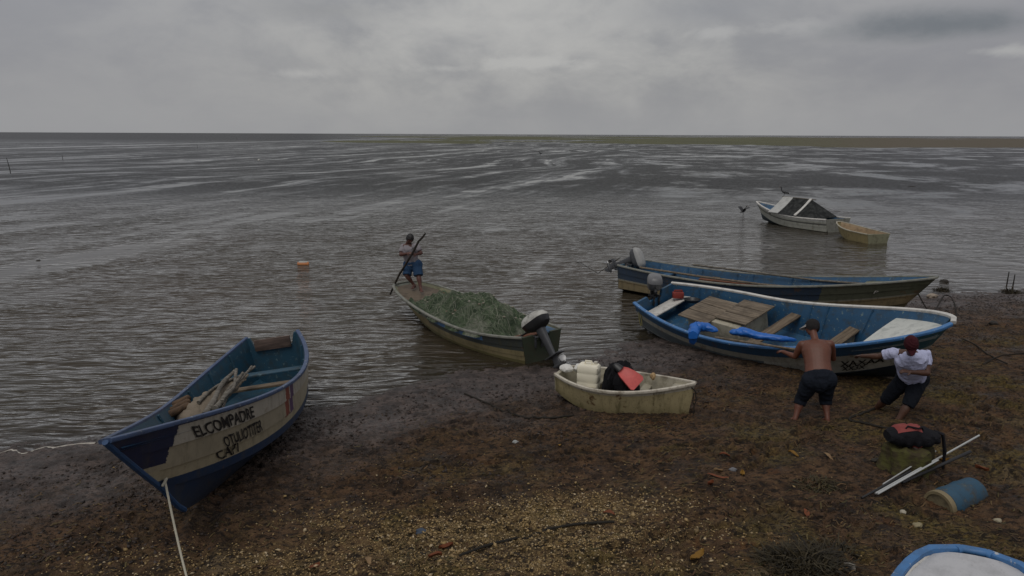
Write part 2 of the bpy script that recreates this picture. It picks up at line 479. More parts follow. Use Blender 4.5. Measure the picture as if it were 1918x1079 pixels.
# wind lanes run out from the shore: bands of ruffled and of slick water
wob = g.mul(g.sub(g.noise(g.comb(g.mul(x_, 0.012), g.mul(y_, 0.016), 31.0), 1.0, 3, 0.5), 0.5), 24.0)
x0_ = x_
x_ = g.add(x_, g.mul(wob, g.ss(y_, 15, 90)))
lane = g.noise(g.comb(g.sub(g.mul(x_, 0.15), g.mul(y_, 0.042)), g.mul(y_, 0.011), 0.0), 1.0, 4, 0.6, 0.35)
lane2 = g.noise(g.comb(g.sub(g.mul(x_, 0.50), g.mul(y_, 0.13)), g.mul(y_, 0.035), 3.0), 1.0, 4, 0.65, 0.4)
lane3 = g.noise(g.comb(g.mul(x_, 0.10), g.mul(y_, 0.24), 8.0), 1.0, 4, 0.62, 0.8)
ruf = g.add(g.add(g.mul(lane, 0.46), g.mul(lane2, 0.34)), g.mul(lane3, 0.20))
lane4 = g.noise(g.comb(g.sub(g.mul(x_, 0.34), g.mul(y_, 0.085)), g.mul(y_, 0.22), 12.0), 1.0, 6, 0.7, 0.5)
lane5 = g.noise(g.comb(g.sub(g.mul(x_, 1.15), g.mul(y_, 0.30)), g.mul(y_, 0.045), 21.0), 1.0, 4, 0.6, 0.5)
ruf = g.add(g.add(g.mul(ruf, 0.68), g.mul(lane4, 0.22)), g.mul(lane5, 0.10))
x_ = x0_
patchy = g.noise(g.comb(g.mul(x_, 0.075), g.mul(y_, 0.060), 44.0), 1.0, 6, 0.66, 0.8)
ruf = g.mixf(g.mul(g.ss(g.m('DIVIDE', x_, g.m('MAXIMUM', y_, 1.0)), 0.02, 0.26), 0.75), ruf, g.add(g.mul(patchy, 0.75), g.mul(lane4, 0.25)))
slick = g.ss(ruf, 0.43, 0.53)
# one long bright slick far out on the left
ln = g.sub(x_, g.sub(g.mul(y_, 0.06), 153.0))
slick = g.mul(slick, g.add(1.0, g.mul(g.mul(g.ss(g.m('ABSOLUTE', ln), 6.0, 2.0), g.ss(y_, 150, 200)), -0.98)))
farx = g.mul(g.ss(y_, 260, 520), g.ss(g.m('DIVIDE', x_, g.m('MAXIMUM', y_, 1.0)), -0.12, -0.3))
slick = g.m('MAXIMUM', slick, g.mul(farx, g.ss(ln, -2, -20, 0.3, 1.0)))
lee = g.mul(g.ss(x_, 2.0, 9.0), g.ss(y_, 60, 20))
slick = g.mul(slick, g.sub(1.0, g.mul(lee, 0.55)))
nearsh = g.mul(g.ss(y_, 24, 15), g.ss(x_, 2.2, -0.5))
calm = g.ss(g.noise(g.comb(g.add(g.mul(x_, 0.16), g.mul(y_, 0.10)), g.sub(g.mul(y_, 0.30), g.mul(x_, 0.05)), 61.0), 1.0, 4, 0.6, 0.6), 0.36, 0.60)
slick = g.m('MAXIMUM', slick, g.mul(nearsh, g.mixf(calm, 0.30, 0.95)))
wp = g.noise(p, 0.35, 3, 0.5, out='Color')
pw = g.vm('ADD', p, g.scl(g.vm('SUBTRACT', wp, (0.5, 0.5, 0.5)), (1.6, 0.8, 0)))
pr_ = g.comb(g.add(g.mul(g.sep(pw)[0], 1.25), g.mul(g.sep(pw)[1], 0.25)), g.sub(g.mul(g.sep(pw)[1], 5.0), g.mul(g.sep(pw)[0], 0.35)), 0.0)
rip = g.noise(pr_, 1.0, 1.6, 0.5, 0.25)
rip2 = g.noise(g.scl(pw, (0.6, 2.1, 0)), 1.0, 2, 0.5)
rip3 = g.noise(g.scl(pw, (7.0, 16.0, 0)), 1.0, 2, 0.5)
crest = g.sub(1.0, g.mul(g.m('ABSOLUTE', g.sub(rip, 0.5)), 3.0))
big = g.ss(g.noise(p, 0.28, 3, 0.55), 0.38, 0.62)
hh = g.add(g.add(g.mul(rip, g.mixf(big, 0.75, 1.2)), g.mul(crest, 0.12)), g.add(g.mul(rip2, g.mixf(big, 0.5, 1.5)), g.mul(rip3, g.mixf(big, 0.10, 0.02))))
amp = g.mixf(slick, 0.05, 1.0)
amp = g.mul(amp, g.ss(depth, -0.01, 0.018, 0.05, 1.0))
nrm_n = g.bump(hh, amp, 0.24)
# farther out single ripples are smaller than a pixel: their slopes are taken as they are
sl = g.noise(g.scl(p, (2.2, 3.0, 0)), 1.0, 2, 0.6, out='Color')
sx, sy, _ = g.sep(g.vm('SUBTRACT', sl, (0.5, 0.5, 0.5)))
kk = g.mixf(slick, 0.10, 1.0)
nrm_f = g.vm('NORMALIZE', g.comb(g.mul(g.mul(sx, 0.30), kk), g.mul(g.m('MULTIPLY_ADD', g.m('ABSOLUTE', sy), -1.1, -0.24), kk), 1.0))
nrm = g.vm('NORMALIZE', g.new('ShaderNodeMix', data_type='VECTOR').outputs[1])
mxn = g.n[-1]
for nd in g.n:
    if nd.type == 'MIX' and nd.data_type == 'VECTOR': mxn = nd
g.put(mxn.inputs[0], g.ss(y_, 22, 70, 0.0, 1.0)); g.put(mxn.inputs[4], nrm_n); g.put(mxn.inputs[5], nrm_f)
fz = g.new('ShaderNodeFresnel'); fz.inputs['IOR'].default_value = 1.333; g.put(fz.inputs['Normal'], nrm)
tint = g.mix(g.noise(p, 0.12, 3, 0.6), (0.030, 0.029, 0.018), (0.056, 0.038, 0.025))
tint = g.mix(g.ss(y_, 16, 60), tint, (0.014, 0.014, 0.012))
dif = g.new('ShaderNodeBsdfDiffuse'); g.put(dif.inputs['Color'], tint)
trn = g.new('ShaderNodeBsdfTransparent'); trn.inputs['Color'].default_value = (0.72, 0.66, 0.58, 1)
murk = g.m('SUBTRACT', 1.0, g.m('POWER', 2.718, g.mul(g.m('MAXIMUM', g.add(depth, 0.006), 0.0), -38.0)))
body = g.new('ShaderNodeMixShader'); g.put(body.inputs[0], murk); g.l.new(trn.outputs[0], body.inputs[1]); g.l.new(dif.outputs[0], body.inputs[2])
gl = g.new('ShaderNodeBsdfGlossy'); gl.inputs['Color'].default_value = (1, 1, 1, 1)
g.put(gl.inputs['Roughness'], g.mixf(slick, 0.04, 0.14)); g.put(gl.inputs['Normal'], nrm)
mx = g.new('ShaderNodeMixShader'); g.put(mx.inputs[0], fz.outputs[0]); g.l.new(body.outputs[0], mx.inputs[1]); g.l.new(gl.outputs[0], mx.inputs[2])
g.l.new(mx.outputs[0], o)
water = link('water', wm, None, [m_water]); tag(water, kind='structure', label='wide shallow grey water ruffled in wind lanes')

# ------------------------------------------------------------------ loose material on the shore (uncountable)
def ico():
    bm = bmesh.new(); bmesh.ops.create_icosphere(bm, subdivisions=1, radius=1.0)
    v = np.array([x.co[:] for x in bm.verts]); f = np.array([[w.index for w in x.verts] for x in bm.faces]); bm.free()
    return v, f
ICO_V, ICO_F = ico()
OCT_V = np.array([[1, 0, 0], [-1, 0, 0], [0, 1, 0], [0, -1, 0], [0, 0, 1], [0, 0, -1]], float)
OCT_F = np.array([[0, 2, 4], [2, 1, 4], [1, 3, 4], [3, 0, 4], [2, 0, 5], [1, 2, 5], [3, 1, 5], [0, 3, 5]])
# exact height of the modelled ground by bilinear look-up in its own rows
_YS = np.array(ys)
def surf_z(x, y):
    r = np.clip(np.searchsorted(_YS, y) - 1, 0, len(_YS) - 2); fr = (y - _YS[r]) / (_YS[r + 1] - _YS[r])
    t = x / (y + APEX); c = np.clip(np.searchsorted(tn, t) - 1, 0, len(tn) - 2); fc = (t - tn[c]) / (tn[c + 1] - tn[c])
    return (Z[r, c] * (1 - fc) + Z[r, c + 1] * fc) * (1 - fr) + (Z[r + 1, c] * (1 - fc) + Z[r + 1, c + 1] * fc) * fr
def scatter_rocks(name, x, y, size, flat, base_v, base_f, mat, label, sink=0.25, jit=0.28):
    n = len(x); z = surf_z(x, y)
    a = RNG.random(n) * 2 * PI; ca, sa = np.cos(a), np.sin(a)
    sc = size[:, None] * np.stack([RNG.uniform(0.7, 1.35, n), RNG.uniform(0.6, 1.1, n), flat * RNG.uniform(0.6, 1.2, n)], 1)
    v = base_v[None] * (1 + RNG.uniform(-jit, jit, (n, len(base_v), 1))) * sc[:, None]
    tx = RNG.normal(0, 0.35, (n, 1))
    vz = v[..., 2] + v[..., 0] * tx
    xx = v[..., 0] * ca[:, None] - v[..., 1] * sa[:, None]; yy = v[..., 0] * sa[:, None] + v[..., 1] * ca[:, None]
    P = np.stack([xx + x[:, None], yy + y[:, None], vz + (z + sc[:, 2] * (1 - 2 * sink))[:, None]], -1)
    F = base_f[None] + (np.arange(n) * len(base_v))[:, None, None]
    me = mesh_np(name, P.reshape(-1, 3), tris=F.reshape(-1, 3))
    ob = link(name, me, None, [mat], smooth=False); return tag(ob, kind='stuff', label=label)

def rnd_mat(name, cols, rough=0.7, spec=0.4, nscale=60):
    m, g, o = new_mat(name)
    r = g.new('ShaderNodeNewGeometry').outputs['Random Per Island']
    rp = g.new('ShaderNodeValToRGB'); g.put(rp.inputs[0], r)
    el = rp.color_ramp.elements
    while len(el) < len(cols): el.new(0.5)
    for i, cc in enumerate(cols):
        el[i].position = i / (len(cols) - 1); el[i].color = (*cc, 1)
    n = g.noise(g.pos(), nscale, 3, 0.6)
    c = g.mix(g.ss(n, 0.3, 0.75, 0.0, 0.45), rp.outputs[0], (0.03, 0.022, 0.014), 'MIX')
    g.put(o, g.bsdf(c, rough, None, spec))
    return m
# pale shell gravel
N = 90000
cx = RNG.uniform(-5.5, 4.5, N); cy = RNG.uniform(5.3, 9.3, N)
k = RNG.random(N) < np.clip(gravel_amount(cx, cy) ** .8 * 1.05, 0, 1) * 0.70 + .004
cx, cy = cx[k], cy[k]
m_peb = rnd_mat('shell_gravel', [(0.12, 0.08, 0.03), (0.25, 0.165, 0.065), (0.42, 0.29, 0.13), (0.33, 0.22, 0.08), (0.58, 0.46, 0.29)], 0.6)
scatter_rocks('gravel', cx, cy, RNG.uniform(0.007, 0.018, len(cx)) * (1 + (RNG.random(len(cx)) < 0.06) * 0.8), 0.55, OCT_V, OCT_F, m_peb, 'pale shell gravel strewn over the near shore')
# mud crumbs and weed litter all over the beach
N = 70000
cy = 5.3 + 18 * RNG.random(N) ** 1.6; cx = RNG.uniform(-0.76, 0.76, N) * (cy + 1.5)
ss_ = shore_s(cx, cy)
dn = sstep(ss_, 0.1, 3.2) * sstep(fbm(cx * 1.3, cy * 1.3, 3, seed=21), 0.36, 0.62)
k = (RNG.random(N) < dn * 0.7 + 0.04) & (ss_ > 0.15)
cx, cy = cx[k], cy[k]
m_crumb = rnd_mat('mud_crumbs', [(0.008, 0.006, 0.005), (0.045, 0.028, 0.016), (0.03, 0.024, 0.021), (0.075, 0.043, 0.020), (0.05, 0.042, 0.017), (0.02, 0.014, 0.010), (0.15, 0.10, 0.05)], 0.8, 0.15)
scatter_rocks('mud_litter', cx, cy, RNG.uniform(0.006, 0.020, len(cx)) * (1 + 0.5 * (RNG.random(len(cx)) < 0.05)), 0.5, OCT_V, OCT_F, m_crumb, 'dark crumbs of mud and dead weed littering the shore', jit=0.4, sink=0.42)
# clods and worm casts in the wet mud along the water
N = 60000
cx = RNG.uniform(-9.5, 16, N); cy = RNG.uniform(6.5, 21.5, N); ss_ = shore_s(cx, cy)
k = (ss_ > .05) & (ss_ < 5) & (np.abs(cx) < .80 * (cy + 1)) & (RNG.random(N) < (sstep(ss_, .0, .5) * sstep(ss_, 5, 2.5)) * sstep(fbm(cx * 1.1, cy * 1.6, 4, .6, seed=27), .34, .60))
cx, cy = cx[k], cy[k]
m_clod = rnd_mat('wet_clods', [(0.012, 0.009, 0.008), (0.05, 0.037, 0.032), (0.022, 0.016, 0.014), (0.085, 0.062, 0.052), (0.03, 0.022, 0.018)], .6, .3)
scatter_rocks('mud_clods', cx, cy, RNG.uniform(.010, .034, len(cx)), .55, OCT_V, OCT_F, m_clod, 'small dark clods in the wet mud along the water', jit=.4, sink=.38)
# thin dead weed blades lying flat
N = 14000
cy = 5.3 + 16 * RNG.random(N) ** 1.5; cx = RNG.uniform(-0.76, 0.76, N) * (cy + 1.5); ss_ = shore_s(cx, cy)
k = (RNG.random(N) < sstep(ss_, 0.4, 4.5) * sstep(fbm(cx * 0.9, cy * 1.2, 3, seed=31), 0.35, 0.6)); cx, cy = cx[k], cy[k]; n = len(cx)
a = RNG.normal(0.35, 0.7, n); L_ = RNG.uniform(0.03, 0.11, n); w = RNG.uniform(0.003, 0.008, n); bend = RNG.normal(0, 0.5, n)
st = []
for i_, u in enumerate((-1, 0, 1)):
    ang_ = a + bend * u
    ex = cx + np.cos(a) * L_ * u * 0.5 + np.cos(ang_ + PI / 2) * bend * L_ * 0.2 * (u * u); ey = cy + np.sin(a) * L_ * u * 0.5 + np.sin(ang_ + PI / 2) * bend * L_ * 0.2 * (u * u)
    ez = surf_z(ex, ey) + 0.008 + RNG.uniform(0, 0.015, n)
    nx, ny = -np.sin(ang_) * w, np.cos(ang_) * w
    st += [np.stack([ex + nx, ey + ny, ez + 0.002], 1), np.stack([ex - nx, ey - ny, ez], 1)]
P = np.stack(st, 1); b6 = (np.arange(n) * 6)[:, None]
F = np.concatenate([b6 + np.array([[0, 1, 3, 2]]), b6 + np.array([[2, 3, 5, 4]])])
m_weed = rnd_mat('dead_weed', [(0.03, 0.02, 0.012), (0.09, 0.045, 0.018), (0.10, 0.08, 0.025), (0.16, 0.09, 0.035), (0.045, 0.045, 0.015)], 0.7, 0.3)
tag(link('weed_litter', mesh_np('weed_litter', P.reshape(-1, 3), quads=F), None, [m_weed], smooth=False), kind='stuff', label='thin dead weed blades matted over the mud')
# a line of foam where the ripples reach the mud at the left
fx = np.linspace(-9.5, -6.15, 150)
def contour_y(xq):
    yy = np.linspace(13, 6, 500); z = surf_z(np.full_like(yy, xq), yy); z = np.convolve(np.pad(z, 12, 'edge'), np.ones(25) / 25, 'valid')
    j = np.where(z > 0.006)[0]
    return yy[j[0]] if len(j) else np.interp(xq, XW, YW)
fy = np.array([contour_y(v) for v in fx])
fy = np.convolve(np.pad(fy, 3, 'edge'), np.ones(7) / 7, 'valid')
fw = 0.012 + 0.03 * np.array([vnoise(np.float64(v * 9), np.float64(1.5), 3) for v in fx]) ** 2
mbf = MB()
for i_ in range(len(fx) - 1):
    pass
rows = []
for v, yv, wv in zip(fx, fy, fw):
    rows.append([(v, yv - wv, 0.006), (v, yv - wv * 0.4, 0.014), (v, yv + wv * 0.4, 0.012), (v, yv + wv, 0.003)])
mbf.grid(rows)
m_foam, g, o = new_mat('foam')
g.put(o, g.bsdf(g.mix(g.noise(g.pos(), 40, 3, 0.6), (0.25, 0.22, 0.18), (0.55, 0.52, 0.46)), 0.6))
tag(mbf.build('foam', m_foam), kind='stuff', label='thin pale line of foam along the mud at the left')
# ------------------------------------------------------------------ materials for things
def paint(name, base, rough=0.5, dirt=0.4, dirtcol=(0.05, 0.04, 0.025), chip=None, scale=6.0, bumpk=0.15):
    m, g, o = new_mat(name); p = g.obj()
    n1 = g.noise(p, scale, 5, 0.65); n2 = g.noise(p, scale * 6, 4, 0.65); n3 = g.noise(p, scale * 0.4, 3, 0.6)
    c = g.mix(g.mul(g.ss(n3, 0.3, 0.7), 0.25), base, tuple(min(1, x * 1.25 + 0.01) for x in base))
    c = g.mix(g.mul(g.ss(n1, 0.45, 0.72), dirt), c, dirtcol)
    c = g.mix(g.mul(g.ss(n2, 0.58, 0.72), dirt * 0.8), c, dirtcol)
    if chip: c = g.mix(g.ss(g.noise(p, scale * 2.2, 5, 0.7), 0.60, 0.66), c, chip)
    g.put(o, g.bsdf(c, g.mixf(n1, rough * 0.8, min(1, rough * 1.3)), g.bump(n2, bumpk, 0.01)))
    return m

def wood(name, base, dark, rough=0.75, axis='x', scale=1.0):
    m, g, o = new_mat(name); p = g.obj()
    st = {'x': (1.5, 26, 26), 'y': (26, 1.5, 26), 'z': (26, 26, 1.5)}[axis]
    n = g.noise(g.scl(p, tuple(s * scale for s in st)), 1.0, 5, 0.65, 0.4)
    n2 = g.noise(p, 5, 4, 0.6)
    c = g.mix(g.ss(n, 0.32, 0.68), base, dark)
    c = g.mix(g.mul(g.ss(n2, 0.45, 0.75), 0.5), c, tuple(x * 0.45 for x in dark))
    g.put(o, g.bsdf(c, rough, g.bump(n, 0.35, 0.008), 0.3)); return m

def plain(name, base, rough=0.6, spec=0.4, metal=0.0, var=0.3, scale=8, bumpk=0.0):
    m, g, o = new_mat(name); p = g.obj(); n = g.noise(p, scale, 4, 0.6)
    c = g.mix(n, tuple(x * (1 - var) for x in base), tuple(min(1, x * (1 + var)) for x in base))
    g.put(o, g.bsdf(c, rough, g.bump(n, bumpk, 0.02) if bumpk else None, spec, metal)); return m

def cloth_mat(name, base, var=0.2, fold=0.5, scale=14):
    m, g, o = new_mat(name); p = g.obj(); n = g.noise(p, scale, 4, 0.6, 0.6); n2 = g.noise(p, 3.0, 3, 0.6)
    c = g.mix(n2, tuple(x * (1 - var) for x in base), tuple(min(1, x * (1 + var)) for x in base))
    g.put(o, g.bsdf(c, 0.9, g.bump(n, fold, 0.03), 0.15)); return m

def hull_mat(name, bands, rough=0.45, dirt=0.5, dirtcol=(0.05, 0.045, 0.025), low=0.35, streak=0.4):
    """bands: (v0, v1, t0, t1, slant, colour) over a hull whose UV is (along, up)"""
    m, g, o = new_mat(name); p = g.obj(); u, v, _ = g.sep(g.uv())
    n = g.noise(p, 5, 5, 0.65); n2 = g.noise(p, 24, 4, 0.7); nl = g.noise(g.scl(p, (9, 9, 1.2)), 1.0, 4, 0.65)
    wob = g.mul(g.sub(n2, 0.5), 0.012)
    c = bands[0][5]
    for v0, v1, t0, t1, sl, colr in bands[1:]:
        uu = g.add(g.sub(u, g.mul(v, sl)), wob); vv = g.add(v, wob)
        k = g.mul(g.mul(g.m('GREATER_THAN', vv, v0), g.m('LESS_THAN', vv, v1)), g.mul(g.m('GREATER_THAN', uu, t0), g.m('LESS_THAN', uu, t1)))
        c = g.mix(k, c, colr)
    c = g.mix(g.mul(g.ss(n, 0.35, 0.8), 0.3), c, g.mix(0.5, c, (0.02, 0.02, 0.02)))
    st2 = g.noise(g.scl(p, (2.2, 2.2, 3.2)), 1.0, 6, 0.7, 0.5)
    c = g.mix(g.mul(g.ss(st2, 0.48, 0.66), dirt * 0.9), c, g.mix(0.35, c, dirtcol))
    c = g.mix(g.mul(g.ss(g.noise(p, 3.3, 5, 0.7), 0.60, 0.68), dirt), c, (0.11, 0.055, 0.022))
    c = g.mix(g.mul(g.ss(nl, 0.48, 0.72), streak), c, dirtcol)
    c = g.mix(g.mul(g.ss(n2, 0.55, 0.72), dirt * 0.7), c, dirtcol)
    lowk = g.ss(g.add(v, g.mul(g.sub(n, 0.5), 0.5)), low, 0.0)
    c = g.mix(g.mul(lowk, dirt), c, dirtcol)
    g.put(o, g.bsdf(c, g.mixf(n, rough * 0.8, rough * 1.5), g.bump(n2, 0.12, 0.01)))
    return m

BLUE = (0.030, 0.115, 0.26); BLUE_D = (0.012, 0.030, 0.085); NAVY = (0.012, 0.022, 0.062); CREAM = (0.44, 0.40, 0.30); WHITE = (0.62, 0.61, 0.57)
M = {}
M['blue_in'] = paint('blue_interior_paint', (0.014, 0.060, 0.098), 0.5, 0.75, (0.03, 0.04, 0.04), (0.10, 0.16, 0.18))
M['blue_in2'] = paint('bright_blue_interior_paint', (0.018, 0.080, 0.165), 0.5, 0.8, (0.04, 0.05, 0.05), (0.16, 0.22, 0.22))
M['blue_rail'] = paint('blue_rail_paint', (0.042, 0.072, 0.15), 0.45, 0.6, (0.03, 0.035, 0.05), (0.22, 0.24, 0.27))
M['blue_rail2'] = paint('light_blue_rail_paint', (0.05, 0.16, 0.36), 0.45, 0.35, (0.04, 0.05, 0.06), (0.42, 0.44, 0.45))
M['white_rail'] = paint('white_rail_paint', (0.58, 0.56, 0.52), 0.5, 0.45, (0.12, 0.11, 0.09))
M['cream'] = paint('cream_paint', (0.36, 0.33, 0.25), 0.55, 0.55, (0.08, 0.065, 0.035))
M['grey_rail'] = paint('weathered_rail_paint', (0.20, 0.20, 0.17), 0.6, 0.6, (0.04, 0.045, 0.03), (0.10, 0.14, 0.20))
M['mossy'] = paint('mossy_fibreglass', (0.19, 0.185, 0.115), 0.7, 0.65, (0.045, 0.045, 0.018))
M['wood'] = wood('weathered_wood', (0.20, 0.155, 0.105), (0.085, 0.06, 0.04), axis='y')
M['wood_x'] = wood('weathered_plank', (0.22, 0.175, 0.125), (0.09, 0.07, 0.05), axis='x')
M['wood_grey'] = wood('grey_driftwood', (0.21, 0.19, 0.16), (0.08, 0.07, 0.055), axis='x')
M['wood_red'] = wood('reddish_wood', (0.22, 0.085, 0.04), (0.10, 0.04, 0.022), axis='x')
M['black'] = plain('black_plastic', (0.013, 0.013, 0.014), 0.4, 0.5)
M['dgrey'] = plain('grey_painted_metal', (0.055, 0.057, 0.062), 0.4, 0.5, 0.0, 0.3)
M['cowl'] = plain('grey_cowling', (0.085, 0.085, 0.088), 0.35, 0.5, 0.0, 0.2)
M['wht'] = paint('worn_white_plastic', (0.46, 0.45, 0.41), 0.5, 0.7, (0.08, 0.075, 0.06), None, 9)
M['steel'] = plain('worn_steel', (0.30, 0.30, 0.30), 0.35, 0.5, 0.7, 0.3)
M['rope_w'] = plain('pale_rope', (0.46, 0.43, 0.34), 0.85, 0.2, 0, 0.25, 60)
M['rope_d'] = plain('dark_rope', (0.025, 0.022, 0.018), 0.9, 0.2, 0, 0.3, 60)
M['letter'] = plain('black_lettering_paint', (0.012, 0.011, 0.012), 0.5, 0.4, 0, 0.2, 40)
M['antifoul'] = paint('antifouling', (0.013, 0.05, 0.13), 0.6, 0.4, (0.02, 0.022, 0.022))

# ------------------------------------------------------------------ boats
def fB(t, q):
    t = np.asarray(t, float); tm = q.get('tm', .4); bt = q['bt']; be = q.get('be', .03)
    a = 1 - (1 - bt) * np.clip((tm - t) / tm, 0, 1) ** 2
    u = np.clip((t - tm) / (1 - tm), 0, 1)
    return np.where(t < tm, a, be + (1 - be) * np.clip(1 - u ** q['bp'], 0, 1) ** q['bq'])
def fZ(t, q):
    t = np.asarray(t, float)
    return q['H'] + q['rs'] * np.clip((.35 - t) / .35, 0, 1) ** 2 + q['rb'] * np.clip((t - .35) / .65, 0, 1) ** 2
def surf(q, t, v, s, off=0.0, lap=None):
    """outer skin of a hull: t along from the stern, v up from keel (0) to sheer (1), s the side"""
    t = np.asarray(t, float); v = np.asarray(v, float); t, v = np.broadcast_arrays(t, v)
    H, R, L = q['H'], q['rake'], q['L']
    B = q['Bm'] * fB(t, q); Zs = fZ(t, q); Z1 = float(fZ(1.0, q))
    u = np.clip((t - .4) / .6, 0, 1)
    kz = q.get('kr', .22) * Z1 * np.clip((t - .5) / .5, 0, 1) ** 2.4
    kz = kz + q.get('ks', 0.0) * np.clip((.4 - t) / .4, 0, 1) ** 1.8
    C = B * (q.get('cb', .82) - q.get('cn', .34) * u ** 1.6)
    Zc = kz + q.get('ch', .20) * H + q.get('cu', .16) * Z1 * u ** 2
    w0 = np.clip(v / .3, 0, 1); w1 = np.clip((v - .3) / .7, 0, 1)
    lo = v < .3
    y = np.where(lo, C * w0 ** .9, C + (B - C) * w1 ** q.get('fl', 1.1))
    z = np.where(lo, kz + (Zc - kz) * w0 ** 1.25, Zc + (Zs - Zc) * w1)
    lp = q.get('lap', 0.014) if lap is None else lap
    y = y + np.where(lo, 0, lp * (1 - np.mod(np.minimum(w1, .9999) * 3, 1.0)) * (B > .08))
    x = (L - R) * t + R * t ** 4 * np.clip(v, 0, 1) ** .9 - .5 * L
    return np.stack([x, s * (y + off), z], -1)

VS = np.array([0, .06, .13, .2, .26, .2999, .3001, .36, .42, .48, .5332, .5335, .59, .65, .71, .7665, .7668, .83, .89, .95, 1.0])
class Boat: pass
def make_boat(q, pose, name, label, cat, group, mats, floor=.17, thick=.035, nt=46, rail=(.07, .05), cut=0.0, cutw=.3, side_rails=True, inner=True):
    b = Boat(); b.q = q
    b.root = empty(name, pose[:3], (pose[5], -pose[4], pose[3]), label, cat, group)
    b.M = Matrix.Translation(pose[:3]) @ Euler((pose[5], -pose[4], pose[3]), 'XYZ').to_matrix().to_4x4()
    T = np.linspace(0, 1, nt) ** .9
    T = 1 - (1 - np.linspace(0, 1, nt)) ** 1.25
    tt, vv = np.meshgrid(T, VS, indexing='ij')
    left = surf(q, tt, vv, 1); right = surf(q, tt, vv, -1)
    P = np.concatenate([right[:, ::-1], left[:, 1:]], 1)
    UV = np.concatenate([np.stack([tt, vv], -1)[:, ::-1], np.stack([tt, vv], -1)[:, 1:]], 1)
    nr, nc = P.shape[:2]
    qd = grid_quads(nr, nc)
    V = P.reshape(-1, 3); U = UV.reshape(-1, 2)
    # close the stem
    e = (nr - 1) * nc + np.arange(nc); h = nc // 2
    stem = np.stack([e[:h], e[1:h + 1], e[::-1][1:h + 1], e[::-1][:h]], 1)
    qd = np.concatenate([qd, stem[:, ::-1]])
    me = mesh_np('hull', V, quads=qd)
    uvl = me.uv_layers.new(name='UVMap'); li = np.empty(len(me.loops), np.int32); me.loops.foreach_get('vertex_index', li)
    uvl.data.foreach_set('uv', U[li].astype(np.float32).ravel())
    b.hull = link('hull', me, b.root, [mats['hull']])
    me.set_sharp_from_angle(angle=math.radians(32))
    if inner:
        Ti = np.linspace(.004, .985, nt); Vi = np.linspace(.04, 1, 16)
        tt, vv = np.meshgrid(Ti, Vi, indexing='ij')
        I = surf(q, tt, vv, 1, lap=0.0)
        I[..., 1] = np.maximum(I[..., 1] - thick, .004); I[..., 2] = np.maximum(I[..., 2] + thick * .5 * (vv < .9), floor)
        J = I.copy(); J[..., 1] *= -1
        P2 = np.concatenate([J[:, ::-1], I], 1)
        me = mesh_np('lining', P2.reshape(-1, 3), quads=grid_quads(*P2.shape[:2])[:, ::-1])
        b.lining = link('lining', me, b.root, [mats['lining']]); me.set_sharp_from_angle(angle=math.radians(35))
    # rails along the sheer
    for s in (1, -1):
        c = surf(q, T, np.ones_like(T), s, lap=0.0)
        mb = MB(); rings = []
        for i in range(nt):
            d = c[min(i + 1, nt - 1)] - c[max(i - 1, 0)]; n = np.array([-d[1], d[0], 0.0]); n /= max(np.linalg.norm(n), 1e-6)
            ring = []
            for k in range(10):
                a = 2 * PI * k / 10; ca, sa = math.cos(a), math.sin(a)
                ring.append(c[i] + n * math.copysign(abs(ca) ** .6, ca) * rail[0] / 2 + np.array([0, 0, math.copysign(abs(sa) ** .6, sa) * rail[1] / 2 + .004]))
            rings.append(ring)
        bb = mb.grid(rings, close_v=True); mb.f.append(tuple(bb + k for k in range(10))); mb.f.append(tuple(bb + (nt - 1) * 10 + k for k in reversed(range(10))))
        mb.build('gunwale', mats['rail'], b.root)
    if q.get('be', .03) > .05:
        ea, eb = surf(q, 1.0, 1.0, 1, lap=0.0), surf(q, 1.0, 1.0, -1, lap=0.0)
        mb = MB(); mb.tube([Vector(ea) + Vector((-.03, .03, .004)), Vector(ea) + Vector((.004, -.01, .004)), Vector(eb) + Vector((.004, .01, .004)), Vector(eb) + Vector((-.03, -.03, .004))], rail[0] * .52, n=10, flat=rail[1] / rail[0])
        mb.build('bow_rail', mats['rail'], b.root)
    # transom board
    pts = surf(q, np.zeros(12), np.linspace(0, 1, 12), 1, lap=0.0)[:, 1:]
    zt = pts[-1, 1]; yt = pts[-1, 0]
    if cut > 0: top = [(yt, zt), (yt * cutw + .06, zt), (yt * cutw, zt - cut)]
    else: top = [(yt, zt)]
    half = [tuple(p) for p in pts[:-1]] + top
    poly = half + [(-y, z) for y, z in reversed(half[1:])]
    mb = MB(); x0 = -.5 * q['L']
    a = [(x0 - .012, y, z) for y, z in poly]; c = [(x0 + .05, y, z) for y, z in poly]
    na = len(poly); mb.v += a + c
    mb.f.append(tuple(range(na))); mb.f.append(tuple(range(2 * na - 1, na - 1, -1)))
    for i in range(na): mb.f.append((i, na + i, na + (i + 1) % na, (i + 1) % na))
    b.transom = mb.build('transom', mats.get('transom', mats['lining']), b.root, smooth=False)
    return b
def half_beam(b, t, z):
    """inner half width of boat b at station t and height z"""
    vs = np.linspace(.02, 1, 60); p = surf(b.q, np.full(60, t), vs, 1, lap=0.0)
    return float(np.interp(z, p[:, 2], p[:, 1])) - .03
def xs(b, t): return float((b.q['L'] - b.q['rake']) * t + b.q['rake'] * t ** 4 * .8 - .5 * b.q['L'])
